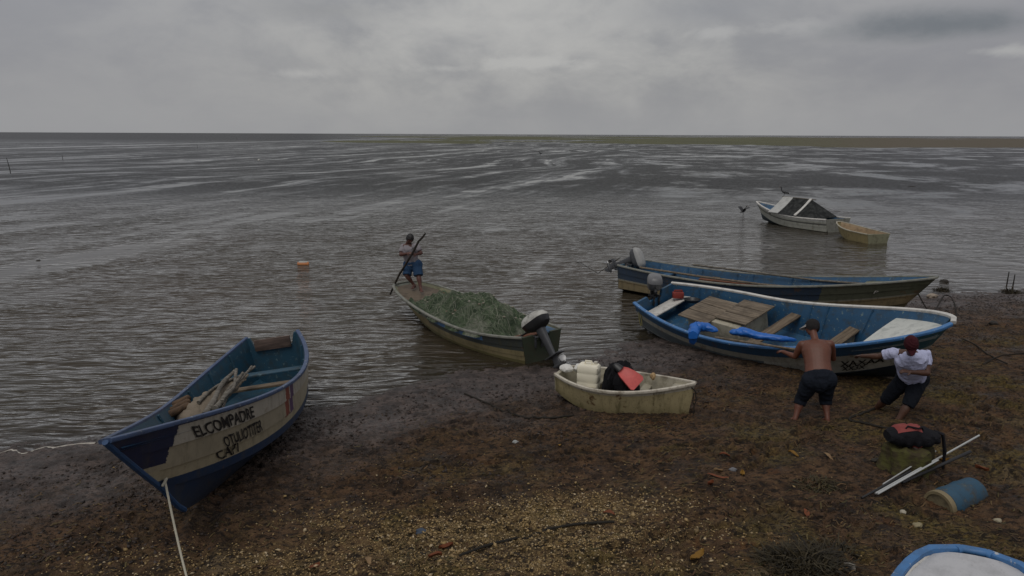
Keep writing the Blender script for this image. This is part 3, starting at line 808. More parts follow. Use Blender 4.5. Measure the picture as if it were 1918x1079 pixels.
def thwart(b, t, z, depth=.24, th=.035, mat=None, name='thwart', ends=.0):
    mb = MB(); x = xs(b, t)
    h0, h1 = half_beam(b, t - depth / 2 / b.q['L'], z), half_beam(b, t + depth / 2 / b.q['L'], z)
    v = [(x - depth / 2, -h0, z), (x + depth / 2, -h1, z), (x + depth / 2, h1, z), (x - depth / 2, h0, z)]
    mb.v = [(a, c, d - th / 2) for a, c, d in v] + [(a, c, d + th / 2) for a, c, d in v]
    mb.f = [(3, 2, 1, 0), (4, 5, 6, 7), (0, 1, 5, 4), (1, 2, 6, 5), (2, 3, 7, 6), (3, 0, 4, 7)]
    return mb.build(name, mat or M['wood'], b.root, bevel=.006)
def bulkhead(b, t, z0, z1, mat, th=.03, name='bulkhead'):
    x = xs(b, t); zz = np.linspace(z0, z1, 6); pts = [(half_beam(b, t, z), z) for z in zz]
    poly = pts + [(-y, z) for y, z in reversed(pts)]; n = len(poly); mb = MB()
    mb.v = [(x - th / 2, y, z) for y, z in poly] + [(x + th / 2, y, z) for y, z in poly]
    mb.f = [tuple(range(n)), tuple(range(2 * n - 1, n - 1, -1))] + [(i, n + i, n + (i + 1) % n, (i + 1) % n) for i in range(n)]
    return mb.build(name, mat, b.root, smooth=False)
def deck(b, t0, t1, drop, mat, name='foredeck', camber=.02, n=10, th=.02):
    mb = MB(); T = np.linspace(t0, t1, n); rows = []; rows2 = []
    for t in T:
        z = float(fZ(t, b.q)) - drop; h = max(half_beam(b, t, z) + .02, .01); p = surf(b.q, t, 1.0, 1, lap=0.0); x = float(p[0])
        rows.append([(x, h * k, z + camber * (1 - k * k)) for k in np.linspace(-1, 1, 9)])
        rows2.append([(x, h * k, z - th) for k in np.linspace(-1, 1, 9)])
    mb.grid(rows); mb.grid(rows2, flip=True)
    mb.grid([rows[0], rows2[0]], flip=True)
    return mb.build(name, mat, b.root)
def frames(b, ts, z0, mat, w=.035, d=.03):
    for t in ts:
        for s in (1, -1):
            vs = np.linspace(.34, .985, 8); p = surf(b.q, np.full(8, t), vs, s, -.045, lap=0.0)
            p = p[p[:, 2] > z0 + .02]
            if len(p) < 2: continue
            mb = MB(); mb.tube(p, .022, n=6); mb.build('frame_rib', mat, b.root)
def lettering(b, text, t0, v0, size, s, dirn, squeeze=1.0, shear=0.0, mat=None, up=None, offset=.012, grow=1.0):
    """painted words lying 3 mm proud on the planking, bent to follow the hull"""
    cu = bpy.data.curves.new('lettering', 'FONT'); cu.body = text; cu.size = 1.0; cu.resolution_u = 3; cu.offset = .018
    to = bpy.data.objects.new('lettering_tmp', cu); COL.objects.link(to)
    dg = bpy.context.evaluated_depsgraph_get(); me = bpy.data.meshes.new_from_object(to.evaluated_get(dg))
    bpy.data.objects.remove(to); bpy.data.curves.remove(cu)
    bm = bmesh.new(); bm.from_mesh(me); bpy.data.meshes.remove(me)
    L = b.q['L']
    for v in bm.verts:
        gx, gy = v.co.x, v.co.y
        fac = 1 + (grow - 1) * gx / max(1e-6, len(text) * .62)
        jx = .05 * math.sin(gx * 5.1); jy = .04 * math.sin(gx * 7.3 + 1)
        t = t0 + dirn * (gx + shear * gy + jx * gy) * size * squeeze / L
        vv = v0 + (gy + jy) * size * fac / (float(fZ(t, b.q)) * .8) * .7
        p = surf(b.q, min(max(t, 0), 1), min(vv, .995), s, offset, lap=None if up is None else up)
        v.co = p
    bm.normal_update()
    me = bpy.data.meshes.new('lettering'); bm.to_mesh(me); bm.free()
    return link('lettering', me, b.hull, [mat or M['letter']], smooth=False)
def W(b, x, y, z): return b.M @ Vector((x, y, z))

def outboard(name, loc, yaw, tilt, label, scale=1.0, cowl=None, top=None, leg=None, steer=0.0, pitch0=0.0):
    """outboard motor; local x points aft, origin at the top of the transom"""
    r = empty(name, loc, (0, 0, yaw), label, 'outboard motor')
    r.scale = (scale,) * 3
    cowl = cowl or M['cowl']; top = top or cowl; leg = leg or M['dgrey']
    Rt = Matrix.Rotation(-tilt, 4, 'Y') @ Matrix.Rotation(steer, 4, 'Z')
    def fin(o):
        o.data.transform(Rt); return o
    mb = MB()
    mb.loft([((.14, 0, .14), .11, .08, 3), ((.13, 0, .17), .20, .12, 3), ((.115, 0, .22), .27, .142, 3.2), ((.10, 0, .32), .295, .15, 3.6)], 24)
    body = fin(mb.build('cowling', cowl, r))
    mb = MB(); mb.loft([((.10, 0, .324), .298, .152, 3.6), ((.10, 0, .37), .29, .148, 3.6), ((.085, 0, .425), .25, .13, 3.4), ((.07, 0, .46), .18, .10, 3.0), ((.06, 0, .47), .07, .05, 2.6)], 24)
    fin(mb.build('cowling_lid', top, r))
    mb = MB(); mb.loft([((.14, 0, .14), .10, .075, 2.6), ((.15, 0, .0), .085, .06, 2.6), ((.16, 0, -.22), .075, .045, 2.4), ((.165, 0, -.40), .07, .035, 2.4)], 18)
    fin(mb.build('midsection', leg, r))
    mb = MB(); mb.box((.20, 0, -.41), (.34, .20, .018)); mb.box((.26, 0, -.395), (.20, .08, .02)); fin(mb.build('cavitation_plate', leg, r, bevel=.006))
    mb = MB(); mb.loft([((.175, 0, -.40), .075, .03, 2.2), ((.185, 0, -.50), .08, .026, 2.2), ((.19, 0, -.56), .085, .03, 2.2)], 16)
    RY = Matrix.Rotation(PI / 2, 3, 'Y')
    mb.loft([((.03, 0, -.60), .006, .006, 2, RY), ((.07, 0, -.60), .035, .035, 2, RY), ((.15, 0, -.60), .05, .05, 2, RY), ((.27, 0, -.60), .045, .045, 2, RY), ((.31, 0, -.60), .035, .035, 2, RY)], 14)
    mb.loft([((.13, 0, -.63), .06, .012, 2), ((.15, 0, -.70), .055, .010, 2), ((.18, 0, -.76), .03, .008, 2)], 12)
    gc_ = fin(mb.build('gearcase', leg, r))
    mb = MB(); mb.loft([((.31, 0, -.60), .034, .034, 2, RY), ((.37, 0, -.60), .03, .03, 2, RY), ((.395, 0, -.60), .01, .01, 2, RY)], 12)
    for k in range(3):
        Rk = Matrix.Rotation(2 * PI * k / 3, 3, 'X'); rows = []
        for f, w_, tw in ((.02, .03, .9), (.06, .055, .75), (.10, .06, .6), (.13, .035, .5)):
            row = []
            for e in (-1, 0, 1):
                vv = Vector((e * w_ * math.sin(tw), e * w_ * math.cos(tw), f)); vv = Rk @ vv; row.append((.345 + vv.x, vv.y, -.60 + vv.z))
            rows.append(row)
        mb.grid(rows); mb.grid([[(x + .006, y, z) for x, y, z in rw] for rw in rows], flip=True)
    pr_ = fin(mb.build('propeller', M['steel'], r)); pr_.parent = gc_
    mb = MB()
    for s in (1, -1):
        mb.box((.0, s * .075, -.03), (.045, .035, .22)); mb.box((-.06, s * .075, .055), (.12, .035, .035)); mb.box((-.085, s * .075, -.04), (.02, .035, .2)); mb.tube([(-.12, s * .075, -.06), (-.07, s * .075, -.06)], .012)
    mb.tube([(.03, -.11, .06), (.03, .11, .06)], .02)
    mb.build('clamp_bracket', leg, r, bevel=.004)
    mb = MB(); mb.tube([(-.06, 0, .20), (-.22, .0, .24), (-.52, .0, .26)], [.022, .02, .02]); mb.tube([(-.40, 0, .255), (-.56, 0, .262)], .026)
    fin(mb.build('tiller', M['black'], r))
    return r
# ---- blue and cream boat at the left, bow towards the viewer
qA = dict(L=6.352, Bm=0.841, H=0.839, rb=0.847, bt=0.527, bp=1.926, bq=0.996, rs=0.179, rake=1.3, kr=.20, ch=.30, cu=.13, cb=.86, cn=.30, fl=1.05, lap=.022)
mA = hull_mat('cream_and_blue_hull', [
    (0, 1, 0, 1, 0, (0.33, 0.285, 0.19)),
    (-.1, .405, -1, 2, 0, (0.007, 0.028, 0.075)),
    (.766, 1.1, -1, 2, 0, (0.38, 0.35, 0.29)),
    (.533, .766, -1, 2, 0, (0.31, 0.27, 0.19)),
    (.50, 1.1, .535, .56, 0, (0.20, 0.05, 0.03)),
    (.50, 1.1, .505, .53, 0, (0.09, 0.045, 0.11)),
    (.60, 1.1, 1.056, 2, -.16, (0.008, 0.014, 0.045)),
    (.968, 1.1, -1, 2, 0, (0.012, 0.03, 0.09))], 0.4, 0.35, (0.055, 0.05, 0.032), .45, .35)
A = make_boat(qA, (-3.74, 9.1, 0.078, -1.457, 0.022, 0.126), 'fishing_boat', 'cream and blue wooden boat lettered EL COMPADRE, bow tied towards the viewer', 'boat', 'open fishing boats at the shore',
              dict(hull=mA, lining=M['blue_in'], rail=M['blue_rail'], transom=M['blue_in']), cut=.20, cutw=.72)
lettering(A, 'ELCOMPADRE', .887, .785, .30, 1, -1, .56, grow=.9)
lettering(A, 'OTULIOTITER', .825, .555, .27, 1, -1, .50)
lettering(A, 'CAPI', .852, .43, .24, 1, -1, .85)
thwart(A, .20, .62, .20, mat=M['blue_in'])
thwart(A, .33, .60, .16, mat=M['wood']); thwart(A, .50, .60, .16, mat=M['wood'])
frames(A, (.12, .26, .42, .58, .70), .17, M['blue_in'])
mb = MB(); mb.box((-.5 * qA['L'] + .075, 0, .88), (.05, .62, .20)); mb.build('motor_board', wood('pinkish_grey_wood', (0.15, 0.105, 0.085), (0.06, 0.042, 0.035), axis='y'), A.root, bevel=.008)
deck(A, .84, .985, .10, M['blue_in2'], 'foredeck')
mb = MB(); mb.tube([surf(qA, 1.0, v, 1, -.02, lap=0) * [1, 0, 1] + [.012, 0, 0] for v in np.linspace(.02, 1.0, 12)], .03, n=8); mb.build('stem_post', M['antifoul'], A.root)
# driftwood, sacking and a rolled mat lying in it
def sack(name, pts, radii, mat, label, cat, flat=.6, seed=1, amp=.3, n=24, m=44, group=None):
    """a soft lumpy body swept along a few points"""
    pts = [Vector(p) for p in pts]; P = []
    k = len(pts) - 1
    for i in range(m):
        u = i / (m - 1) * k; j = min(int(u), k - 1); f = u - j
        c = pts[j].lerp(pts[j + 1], f); r = radii[j] * (1 - f) + radii[j + 1] * f
        d = (pts[j + 1] - pts[j]).normalized(); sde = d.cross(Vector((0, 0, 1))).normalized()
        endf = min(1.0, .25 + 1.6 * math.sqrt(max(0, min(i, m - 1 - i)) / (m * .25)))
        ring = []
        for a_ in range(n):
            a = 2 * PI * a_ / n
            nz = .7 * vnoise(np.float64(i * 16 / m + seed * 7), np.float64(math.cos(a) * 1.6 + 5 + math.sin(a) * 2.3), seed) + .5 * vnoise(np.float64(i * 44 / m + seed), np.float64(a_ * .9 * 18 / n), seed + 1) - .6
            rr = r * endf * (1 + amp * 2 * nz)
            ring.append(c + sde * math.cos(a) * rr + Vector((0, 0, 1)) * math.sin(a) * rr * flat)
        P.append([tuple(x) for x in ring])
    mb = MB(); b0 = mb.grid(P, close_v=True); mb.f.append(tuple(b0 + q for q in reversed(range(n)))); mb.f.append(tuple(b0 + (m - 1) * n + q for q in range(n)))
    o = mb.build(name, mat); return tag(o, label, cat, group) if label else o
m_sack = cloth_mat('worn_sacking', (0.20, 0.165, 0.125), .3, .9, 10)
sack('sail_cloth', [at(338, 790, .74), at(372, 765, .80), at(410, 738, .86), at(440, 716, .90), at(462, 700, .88)], [.15, .19, .17, .12, .05], m_sack, 'heap of beige sailcloth across the thwarts of the lettered boat', 'cloth', .5, 3, .3)
dp = [((382, 778, .92), (438, 690, 1.06), .040), ((398, 770, .94), (452, 700, 1.04), .033), ((410, 762, .92), (470, 688, 1.02), .028), ((372, 752, .92), (478, 684, 1.0), .024), ((420, 756, .95), (446, 694, 1.08), .03)]
dl = ['thickest grey driftwood pole lying over the sailcloth', 'grey driftwood pole just right of the thickest one', 'driftwood pole nearest the lettered side of the boat', 'thin driftwood pole pointing farthest towards the stern', 'short driftwood pole on top of the heap']
for i, ((a, c_, r), lb) in enumerate(zip(dp, dl)):
    mb = MB(); A0, A1 = at(*a), at(*c_)
    pts = [A0.lerp(A1, u) + Vector((.03 * math.sin(u * 7 + i), .02 * math.cos(u * 9 + i), .03 * math.sin(u * 5 + 2 * i))) for u in np.linspace(0, 1, 10)]
    mb.tube(pts, [r * (1.1 - .45 * u + .12 * math.sin(u * 11 + i)) for u in np.linspace(0, 1, 10)], n=9)
    tag(mb.build('driftwood_pole', M['wood_grey']), lb, 'pole', 'driftwood poles in the lettered boat')
mb = MB()
for k, dy in enumerate((-7, 0, 7)):
    mb.tube([at(299, 776 + dy, .86), at(325, 766 + dy, .86), at(352, 753 + dy, .84)], .05, n=10)
tag(mb.build('rolled_mat', wood('brown_reed', (0.14, 0.085, 0.045), (0.05, 0.03, 0.018), axis='y')), 'brown rolled reed mats lying near the bow inside the lettered boat', 'rolled mat')
# mooring rope of that boat
bowk = W(A, xs(A, .985) - .10, .02, .62)
bow = Vector(surf(qA, .985, .42, 1, .0)); bow = A.M @ Vector((bow.x, 0.06, bow.z))
end = on_ground(358, 1112)
mb = MB(); mb.tube([bow.lerp(end, u) - Vector((0, 0, .28 * math.sin(PI * u) ** 1.0)) * (.35) for u in np.linspace(0, 1, 24)], .011, n=8)
mb.tube([bow + Vector((-.02, .05, -.06)), bow + Vector((.03, -.02, .01)), bow + Vector((.0, -.05, -.05)), bow + Vector((-.03, .0, -.08)), bow + Vector((-.02, .05, -.06))], .014, n=7)
tag(mb.build('mooring_rope', M['rope_w']), 'taut pale rope running from the lettered bow to the viewer', 'rope')

# ---- green net boat with a man poling
qB = dict(L=5.55, Bm=.883, H=.612, rb=.229, bt=.58, bp=2.116, bq=.466, rs=.113, rake=.6, be=.2, ch=.22, lap=.012)
mB = hull_mat('weathered_green_cream_hull', [(0, 1, 0, 1, 0, (0.21, 0.17, 0.085)), (.66, 1.1, -1, .62, 0, (0.035, 0.042, 0.04)), (.78, 1.1, .62, 2, 0, (0.16, 0.17, 0.14)), (.80, .93, .20, .55, 0, (0.05, 0.13, 0.27)), (-.1, .42, -1, 2, 0, (0.10, 0.085, 0.03)), (-.1, .25, -1, 2, 0, (0.03, 0.028, 0.015))], .5, .6, (0.06, 0.055, 0.02), .5, .5)
B = make_boat(qB, (-1.095, 16.228, -.143, 2.235, .005, -.024), 'fishing_boat', 'weathered narrow boat heaped with green net, a man poling at its bow', 'boat', 'open fishing boats at the shore',
              dict(hull=mB, lining=M['mossy'], rail=M['grey_rail'], transom=paint('dark_green_paint', (0.035, 0.045, 0.025), .6, .6)), cut=.10, cutw=.34)
deck(B, .78, .985, .06, paint('muddy_deck', (0.12, 0.09, 0.06), .7, .8, (0.03, 0.022, 0.015)), 'foredeck')
thwart(B, .10, .56, .2, mat=M['wood_red']); thwart(B, .24, .55, .16, mat=M['wood'])
mb = MB(); mb.box((-.5 * qB['L'] + .2, -.26, .70), (.36, .42, .03)); mb.build('motor_board', M['blue_in2'], B.root, bevel=.006)
# the net
def net_heap():
    nt_, nw = 90, 60; rows = []
    T = np.linspace(.17, .82, nt_); Wd = np.linspace(-1, 1, nw)
    tt, ww = np.meshgrid(T, Wd, indexing='ij')
    zsh = fZ(tt, qB); hb = np.array([half_beam(B, t, .5) for t in T])[:, None]
    prof = np.interp(tt, [.17, .22, .32, .42, .55, .66, .76, .82], [-.06, .22, .46, .60, .52, .36, .22, -.04])
    x = (qB['L'] - .6) * tt + .6 * tt ** 4 * .8 - .5 * qB['L']
    y = ww * hb * np.where(prof > .1, 1.03, .95) + np.where(ww > .86, (ww - .86) * .9, 0) * (fbm(x * 2.6, ww * 0 + 2.0, 3, seed=47) > .45)
    f1 = fbm(x * 2.2 + 3, y * 3.0, 4, .6, seed=41); f2 = fbm(x * 9 + y * 5, y * 10, 3, .6, seed=42)
    fold = np.abs(fbm(x * 3.5 + y * 1.2, y * 2.2, 3, .6, seed=43) - .5)
    z = zsh - .08 + prof * (1 - np.abs(ww) ** 2.2) + (f1 - .5) * .42 * (1 - np.abs(ww) ** 4) + (f2 - .5) * .10 - fold * .34 * (1 - np.abs(ww) ** 4)
    z = np.maximum(z, zsh - .22); z = np.where(ww > .93, np.maximum(z, zsh + .04) - (ww - .93) * 1.6, z)
    return np.stack([x, y, z], -1)
NP_ = net_heap()
m_net, g, o = new_mat('green_fishing_net')
p = g.obj(); n1 = g.noise(p, 3.0, 5, 0.65, 0.6); n2 = g.noise(p, 26, 4, 0.7); vr = g.voro(p, 55, 'DISTANCE_TO_EDGE')
c = g.mix(g.ss(n1, 0.35, 0.65), (0.040, 0.062, 0.034), (0.15, 0.195, 0.115))
c = g.mix(g.mul(g.ss(g.noise(p, 1.7, 3, 0.6), 0.5, 0.66), 0.8), c, (0.28, 0.285, 0.225))
c = g.mix(g.mul(g.ss(vr, 0.05, 0.14), 0.6), c, (0.010, 0.016, 0.010))
c = g.mix(g.mul(g.ss(n2, 0.55, 0.7), 0.5), c, (0.02, 0.03, 0.018))
g.put(o, g.bsdf(c, 0.75, g.bump(g.add(n2, vr), 0.8, 0.03), 0.25))
net = empty('fishing_net', W(B, 0, 0, .2), (0, 0, 0), 'big heap of green fishing net filling the poled boat', 'fishing net')
wm_ = np.array(B.M); iv = np.array(Matrix.Translation(W(B, 0, 0, .2)).inverted() @ B.M)
def hom(Mx, P): return P @ Mx[:3, :3].T + Mx[:3, 3]
link('net_heap', mesh_np('net_heap', hom(iv, NP_.reshape(-1, 3)), quads=grid_quads(*NP_.shape[:2])), net, [m_net])
# strands and folds of the net standing off the heap
mb = MB()
for i in range(560):
    a, b_ = RNG.uniform(6, 84), RNG.uniform(3, 57); th_ = RNG.random() * 6.28; turn = RNG.normal(0, .35); pts = []
    for k in range(11):
        a = float(np.clip(a + math.cos(th_) * 1.15, 0, 88.9)); b_ = float(np.clip(b_ + math.sin(th_) * 1.15, 0, 58.9)); th_ += turn + RNG.normal(0, .22)
        ia, ib = int(a), int(b_); fa, fb = a - ia, b_ - ib
        q_ = (NP_[ia, ib] * (1 - fb) + NP_[ia, ib + 1] * fb) * (1 - fa) + (NP_[ia + 1, ib] * (1 - fb) + NP_[ia + 1, ib + 1] * fb) * fa
        pts.append(Vector(hom(iv, q_ + np.array([0, 0, .004 + .018 * RNG.random()]))))
    mb.tube(pts, .0048, n=4, cap=False)
m_strand = rnd_mat('net_cord', [(0.04, 0.08, 0.04), (0.14, 0.20, 0.11), (0.28, 0.29, 0.23), (0.06, 0.10, 0.05), (0.36, 0.36, 0.29)], .8, .2)
so = mb.build('net_strands', m_strand, net); so['kind'] = 'stuff'
mb = MB()
for i in range(26):
    ia = RNG.integers(8, 82); ib = RNG.integers(6, 54); c_ = Vector(hom(iv, NP_[ia, ib])) + Vector((0, 0, .015)); mb.ball(c_, (.035, .022, .022), 8, 5)
fl_ = mb.build('net_floats', rnd_mat('cork_floats', [(0.25, 0.22, 0.16), (0.35, 0.33, 0.28), (0.16, 0.10, 0.05)], .8), net); fl_['kind'] = 'stuff'
mB_ = outboard('outboard_motor', W(B, -.5 * qB['L'] - .02, .10, .62), 2.235 + PI, math.radians(38), 'tilted outboard motor with white lid on the net boat', 1.12, M['black'], M['wht'], M['dgrey'], steer=math.radians(8))

# ---- small cream skiff in the middle
qC = dict(L=2.252, Bm=.529, H=.493, rb=.193, bt=.393, bp=2.066, bq=.96, rs=.029, rake=.12, ch=.12, cb=.78, cn=.20, kr=.05, cu=.03, lap=0.0, ks=.16)
mC = hull_mat('stained_cream_hull', [(0, 1, 0, 1, 0, (0.42, 0.35, 0.19)), (.9, 1.1, -1, 2, 0, (0.46, 0.42, 0.33))], .6, .95, (0.075, 0.062, 0.018), .75, .7)
C = make_boat(qC, (1.819, 11.089, .075, -.453, -.015, .018), 'skiff', 'small stained cream skiff on the mud holding a white jerrycan', 'boat', None,
              dict(hull=mC, lining=M['cream'], rail=paint('cream_rail_paint', (0.50, 0.46, 0.38), .55, .75, (0.12, 0.09, 0.05)), transom=M['cream']), floor=.10, rail=(.055, .05))
thwart(C, .28, .34, .16, mat=M['cream']); thwart(C, .66, .38, .14, mat=M['cream'])
deck(C, .86, .98, .05, M['cream'], 'foredeck')
# jerrycan
jc = empty('jerrycan', W(C, -.62, .04, .30), (0, 0, -.38), 'white plastic jerrycan standing in the small cream skiff', 'jerrycan')
mb = MB(); mb.loft([((0, 0, 0), .165, .115, 6), ((0, 0, .012), .18, .128, 6), ((0, 0, .10), .182, .13, 7), ((0, 0, .115), .176, .125, 7), ((0, 0, .13), .182, .13, 7), ((0, 0, .25), .182, .13, 7), ((0, 0, .265), .176, .125, 7), ((0, 0, .28), .182, .13, 7), ((0, 0, .37), .18, .128, 6), ((0, 0, .40), .155, .108, 5)], 28)
m_jc = plain('milky_plastic', (0.80, 0.75, 0.60), .45, .45, 0, .10, 4)
mb.build('can_body', m_jc, jc)
mb = MB(); mb.tube([(-.07, 0, .40), (-.06, 0, .452), (.04, 0, .452), (.06, 0, .40)], .016, n=8); mb.build('handle', m_jc, jc)
mb = MB(); mb.tube([(.10, .05, .395), (.10, .05, .44)], .03, n=14); mb.build('screw_cap', plain('cap_plastic', (0.5, 0.47, 0.4), .5), jc)
# black bag with a red fin
bg_ = sack('black_bag', [W(C, -.36, .0, .30), W(C, -.24, .02, .52), W(C, .0, -.02, .56), W(C, .26, -.04, .34)], [.20, .29, .30, .14], cloth_mat('black_nylon', (0.010, 0.010, 0.012), .3, .9, 8), None, None, .95, 6, .2)
tag(bg_, 'black soft bag slumped amidships in the small cream skiff', 'bag')
c0 = W(C, .13, -.22, .70)
fn = empty('swim_fin', c0, (0, 0, 0), 'red rubber swim fin lying on the black bag', 'swim fin')
ax = Vector((.70, -.42, -.52)).normalized(); sd = Vector((.55, .30, .35)).normalized(); sd = (sd - ax * sd.dot(ax)).normalized(); nn = ax.cross(sd)
mb = MB(); rows = []; rows2 = []
for u in np.linspace(0, 1, 12):
    w_ = np.interp(u, [0, .15, .5, .9, 1], [.07, .10, .13, .15, .12])
    rows.append([ax * (u * .36 - .16) + sd * (k * w_) + nn * (-.012 + .02 * abs(k) ** 3 + .03 * math.sin(u * 3)) for k in np.linspace(-1, 1, 9)])
    rows2.append([ax * (u * .36 - .16) + sd * (k * w_) + nn * (-.03 + .03 * math.sin(u * 3)) for k in np.linspace(-1, 1, 9)])
mb.grid(rows); mb.grid(rows2, flip=True); mb.grid([rows[0], rows2[0]]); mb.grid([rows[-1], rows2[-1]], flip=True); mb.grid([[r[0], q_[0]] for r, q_ in zip(rows, rows2)]); mb.grid([[r[-1], q_[-1]] for r, q_ in zip(rows, rows2)], flip=True)
m_red = plain('red_rubber', (0.55, 0.10, 0.09), .5, .4, 0, .25, 20)
mb.build('fin_blade', m_red, fn)
mb = MB(); mb.loft([(-ax * .16 + nn * 0, .07, .04, 2.4, Matrix((sd, nn, ax)).transposed()), (-ax * .26, .055, .04, 2.4, Matrix((sd, nn, ax)).transposed()), (-ax * .30, .03, .02, 2.2, Matrix((sd, nn, ax)).transposed())], 14); mb.build('foot_pocket', M['black'], fn)
# styrofoam and cork on the skiff
def lump(name, loc, r, mat, label, cat, group=None, seed=0, flat=.8, sub=2, jag=.25):
    bm = bmesh.new(); bmesh.ops.create_icosphere(bm, subdivisions=sub, radius=1)
    for v in bm.verts:
        n_ = float(vnoise(np.float64(v.co.x * 1.7 + seed * 3.1 + 9), np.float64(v.co.y * 1.7 + v.co.z * 1.3 + 4), seed)) - .5
        v.co = Vector((v.co.x * r[0], v.co.y * r[1], v.co.z * r[2])) * (1 + jag * 2 * n_)
    me = bpy.data.meshes.new(name); bm.to_mesh(me); bm.free()
    o = link(name, me, None, [mat], smooth=False); o.location = loc; return tag(o, label, cat, group)
m_sty = plain('dirty_styrofoam', (0.66, 0.65, 0.61), .8, .2, 0, .15, 30)
lump('foam_block', W(C, -1.02, .03, .57), (.13, .09, .07), m_sty, 'larger white foam chunk on the stern end of the cream skiff', 'foam chunk', 'foam chunks on the skiff', 1)
lump('foam_block', W(C, -.84, .16, .56), (.10, .08, .07), m_sty, 'smaller white foam chunk between the skiff stern and the jerrycan', 'foam chunk', 'foam chunks on the skiff', 4)
lump('cork_float', W(C, .40, .24, .60), (.05, .045, .06), plain('cork', (0.42, 0.28, 0.14), .8), 'small tan cork float on the far rail of the cream skiff', 'float', None, 2)
mb = MB(); pb = Vector(surf(qC, 1.0, .93, 1)); pb.y = 0
def wl(p, dx, dy, dz): return C.M @ Vector((p.x + dx, p.y + dy, p.z + dz))
mb.tube([wl(pb, -.03, -.05, .0), wl(pb, .02, -.02, -.06), wl(pb, .05, -.03, -.20), wl(pb, .02, -.04, -.30), wl(pb, -.0, -.05, -.22), wl(pb, .01, -.05, -.08)], .009, n=6)
mb.tube([wl(pb, .02, -.04, -.30), wl(pb, .03, -.04, -.38), wl(pb, .02, -.05, -.48)], .009, n=6)
tag(mb.build('rope_loop', M['rope_d']), 'dark rope loop hanging over the bow of the cream skiff', 'rope')

# ---- big blue and white boat at the right
qD = dict(L=6.677, Bm=1.078, H=.741, rb=.94, bt=.593, bp=2.934, bq=.534, rs=.057, rake=.8, kr=.26, ch=.24, cu=.16, cb=.84, cn=.36, lap=.016)
mD = hull_mat('white_and_blue_hull', [(0, 1, 0, 1, 0, (0.40, 0.39, 0.34)), (.74, 1.1, -1, 2, 0, (0.022, 0.075, 0.15)), (.60, .735, -1, 2, 0, (0.33, 0.32, 0.27)), (.60, 1.1, .93, 2, 0, (0.025, 0.10, 0.13)), (-.1, .33, -1, 2, 0, (0.008, 0.024, 0.05)), (.34, .60, -1, .62, 0, (0.10, 0.12, 0.13))], .45, .5, (0.05, 0.05, 0.035), .45, .4)
D = make_boat(qD, (5.449, 14.141, -.002, -.956, -.015, .263), 'fishing_boat', 'large blue and white open boat with wooden lids, two men beside it', 'boat', 'open fishing boats at the shore',
              dict(hull=mD, lining=M['blue_in2'], rail=M['white_rail'], transom=M['blue_in2']), cut=.14, cutw=.30, floor=.18, rail=(.085, .06))
for o_ in [c for c in D.root.children if c.name.startswith('gunwale')]:
    pass
gun = [c for c in D.root.children if c.name.startswith('gunwale')]
gun[1].data.materials.clear(); gun[1].data.materials.append(M['blue_rail2']); gun[1]['label'] = 'blue painted near rail'
gun[0]['label'] = 'white painted far rail'
lettering(D, 'XAXAA', .835, .47, .30, -1, 1, .62, mat=M['letter'])
lettering(D, 'XX3X', .84, .37, .22, -1, 1, .62, mat=M['letter'])
thwart(D, .53, .58, .24, mat=M['wood']); thwart(D, .745, .70, .24, mat=M['wood'])
bulkhead(D, .75, .20, .67, M['cream'])
deck(D, .85, .985, .13, paint('white_deck_paint', (0.52, 0.53, 0.49), .5, .45, (0.10, 0.12, 0.12)), 'foredeck')
thwart(D, .055, .50, .34, mat=M['white_rail'], name='stern_seat')
frames(D, (.12, .20, .58, .64, .78), .2, M['blue_in2'])
mb = MB(); mb.box((xs(D, .33), .22, .42), (1.35, 1.0, .46)); mb.build('fish_box', M['cream'], D.root, bevel=.01)
for i, (x_0, y_0, sx, sy, z_0, ry) in enumerate([(-.42, .10, .80, 1.10, .67, .03), (.42, .34, .78, 1.00, .70, -.02)]):
    for k in range(3):
        mb = MB(); mb.box((xs(D, .33) + x_0 * .95, y_0 + (k - 1) * sy / 3, z_0 + .004 * k), (sx, sy / 3 - .012, .03), Matrix.Rotation(ry, 3, 'Y')); mb.build('lid_plank', M['wood_x'], D.root, bevel=.005)
outboard('outboard_motor', W(D, -.5 * qD['L'] - .02, .0, .66), -.956 + PI, math.radians(4), 'upright grey outboard motor on the large blue boat', 1.18, M['cowl'], plain('grey_lid', (0.13, 0.13, 0.135), .35), M['black'], steer=-.75)
m_tarp = plain('bright_blue_tarp', (0.010, 0.115, 0.44), .4, .5, 0, .35, 6, .5)
tarp1 = sack('tarp', [at(1366, 622, .86), at(1392, 622, .88), at(1425, 630, .84), at(1462, 634, .84), at(1492, 637, .80)], [.06, .115, .085, .075, .04], m_tarp, 'bright blue tarp rolled along the near rail of the large boat', 'tarp', .75, 8, .22)
tarp2 = sack('tarp', [at(1297, 644, .52), at(1298, 628, .74), at(1303, 612, .84), at(1322, 612, .84), at(1345, 620, .80)], [.06, .09, .12, .11, .05], m_tarp, 'small bright blue tarp bundle draped over the near rail by the motor', 'tarp', .8, 5, .2)
mb = MB(); mb.loft([(W(D, xs(D, .13), .45, .53), .03, .03, 2), (W(D, xs(D, .13), .45, .54), .14, .14, 2), (W(D, xs(D, .13), .45, .62), .20, .20, 2), (W(D, xs(D, .13), .45, .625), .185, .185, 2), (W(D, xs(D, .13), .45, .56), .12, .12, 2)], 24)
tag(mb.build('basin', M['black']), 'black plastic basin standing astern in the large blue boat', 'basin')
mb = MB(); p0 = W(D, xs(D, .06), .42, .55)
mb.box(p0 + Vector((0, 0, .09)), (.26, .14, .15)); mb.tube([p0 + Vector((-.1, 0, .15)), p0 + Vector((-.08, 0, .20)), p0 + Vector((.08, 0, .20)), p0 + Vector((.1, 0, .15))], .015)
tag(mb.build('fuel_can', plain('red_plastic', (0.24, 0.04, 0.03), .5), bevel=.02), 'red fuel can beside the motor of the large blue boat', 'fuel can')
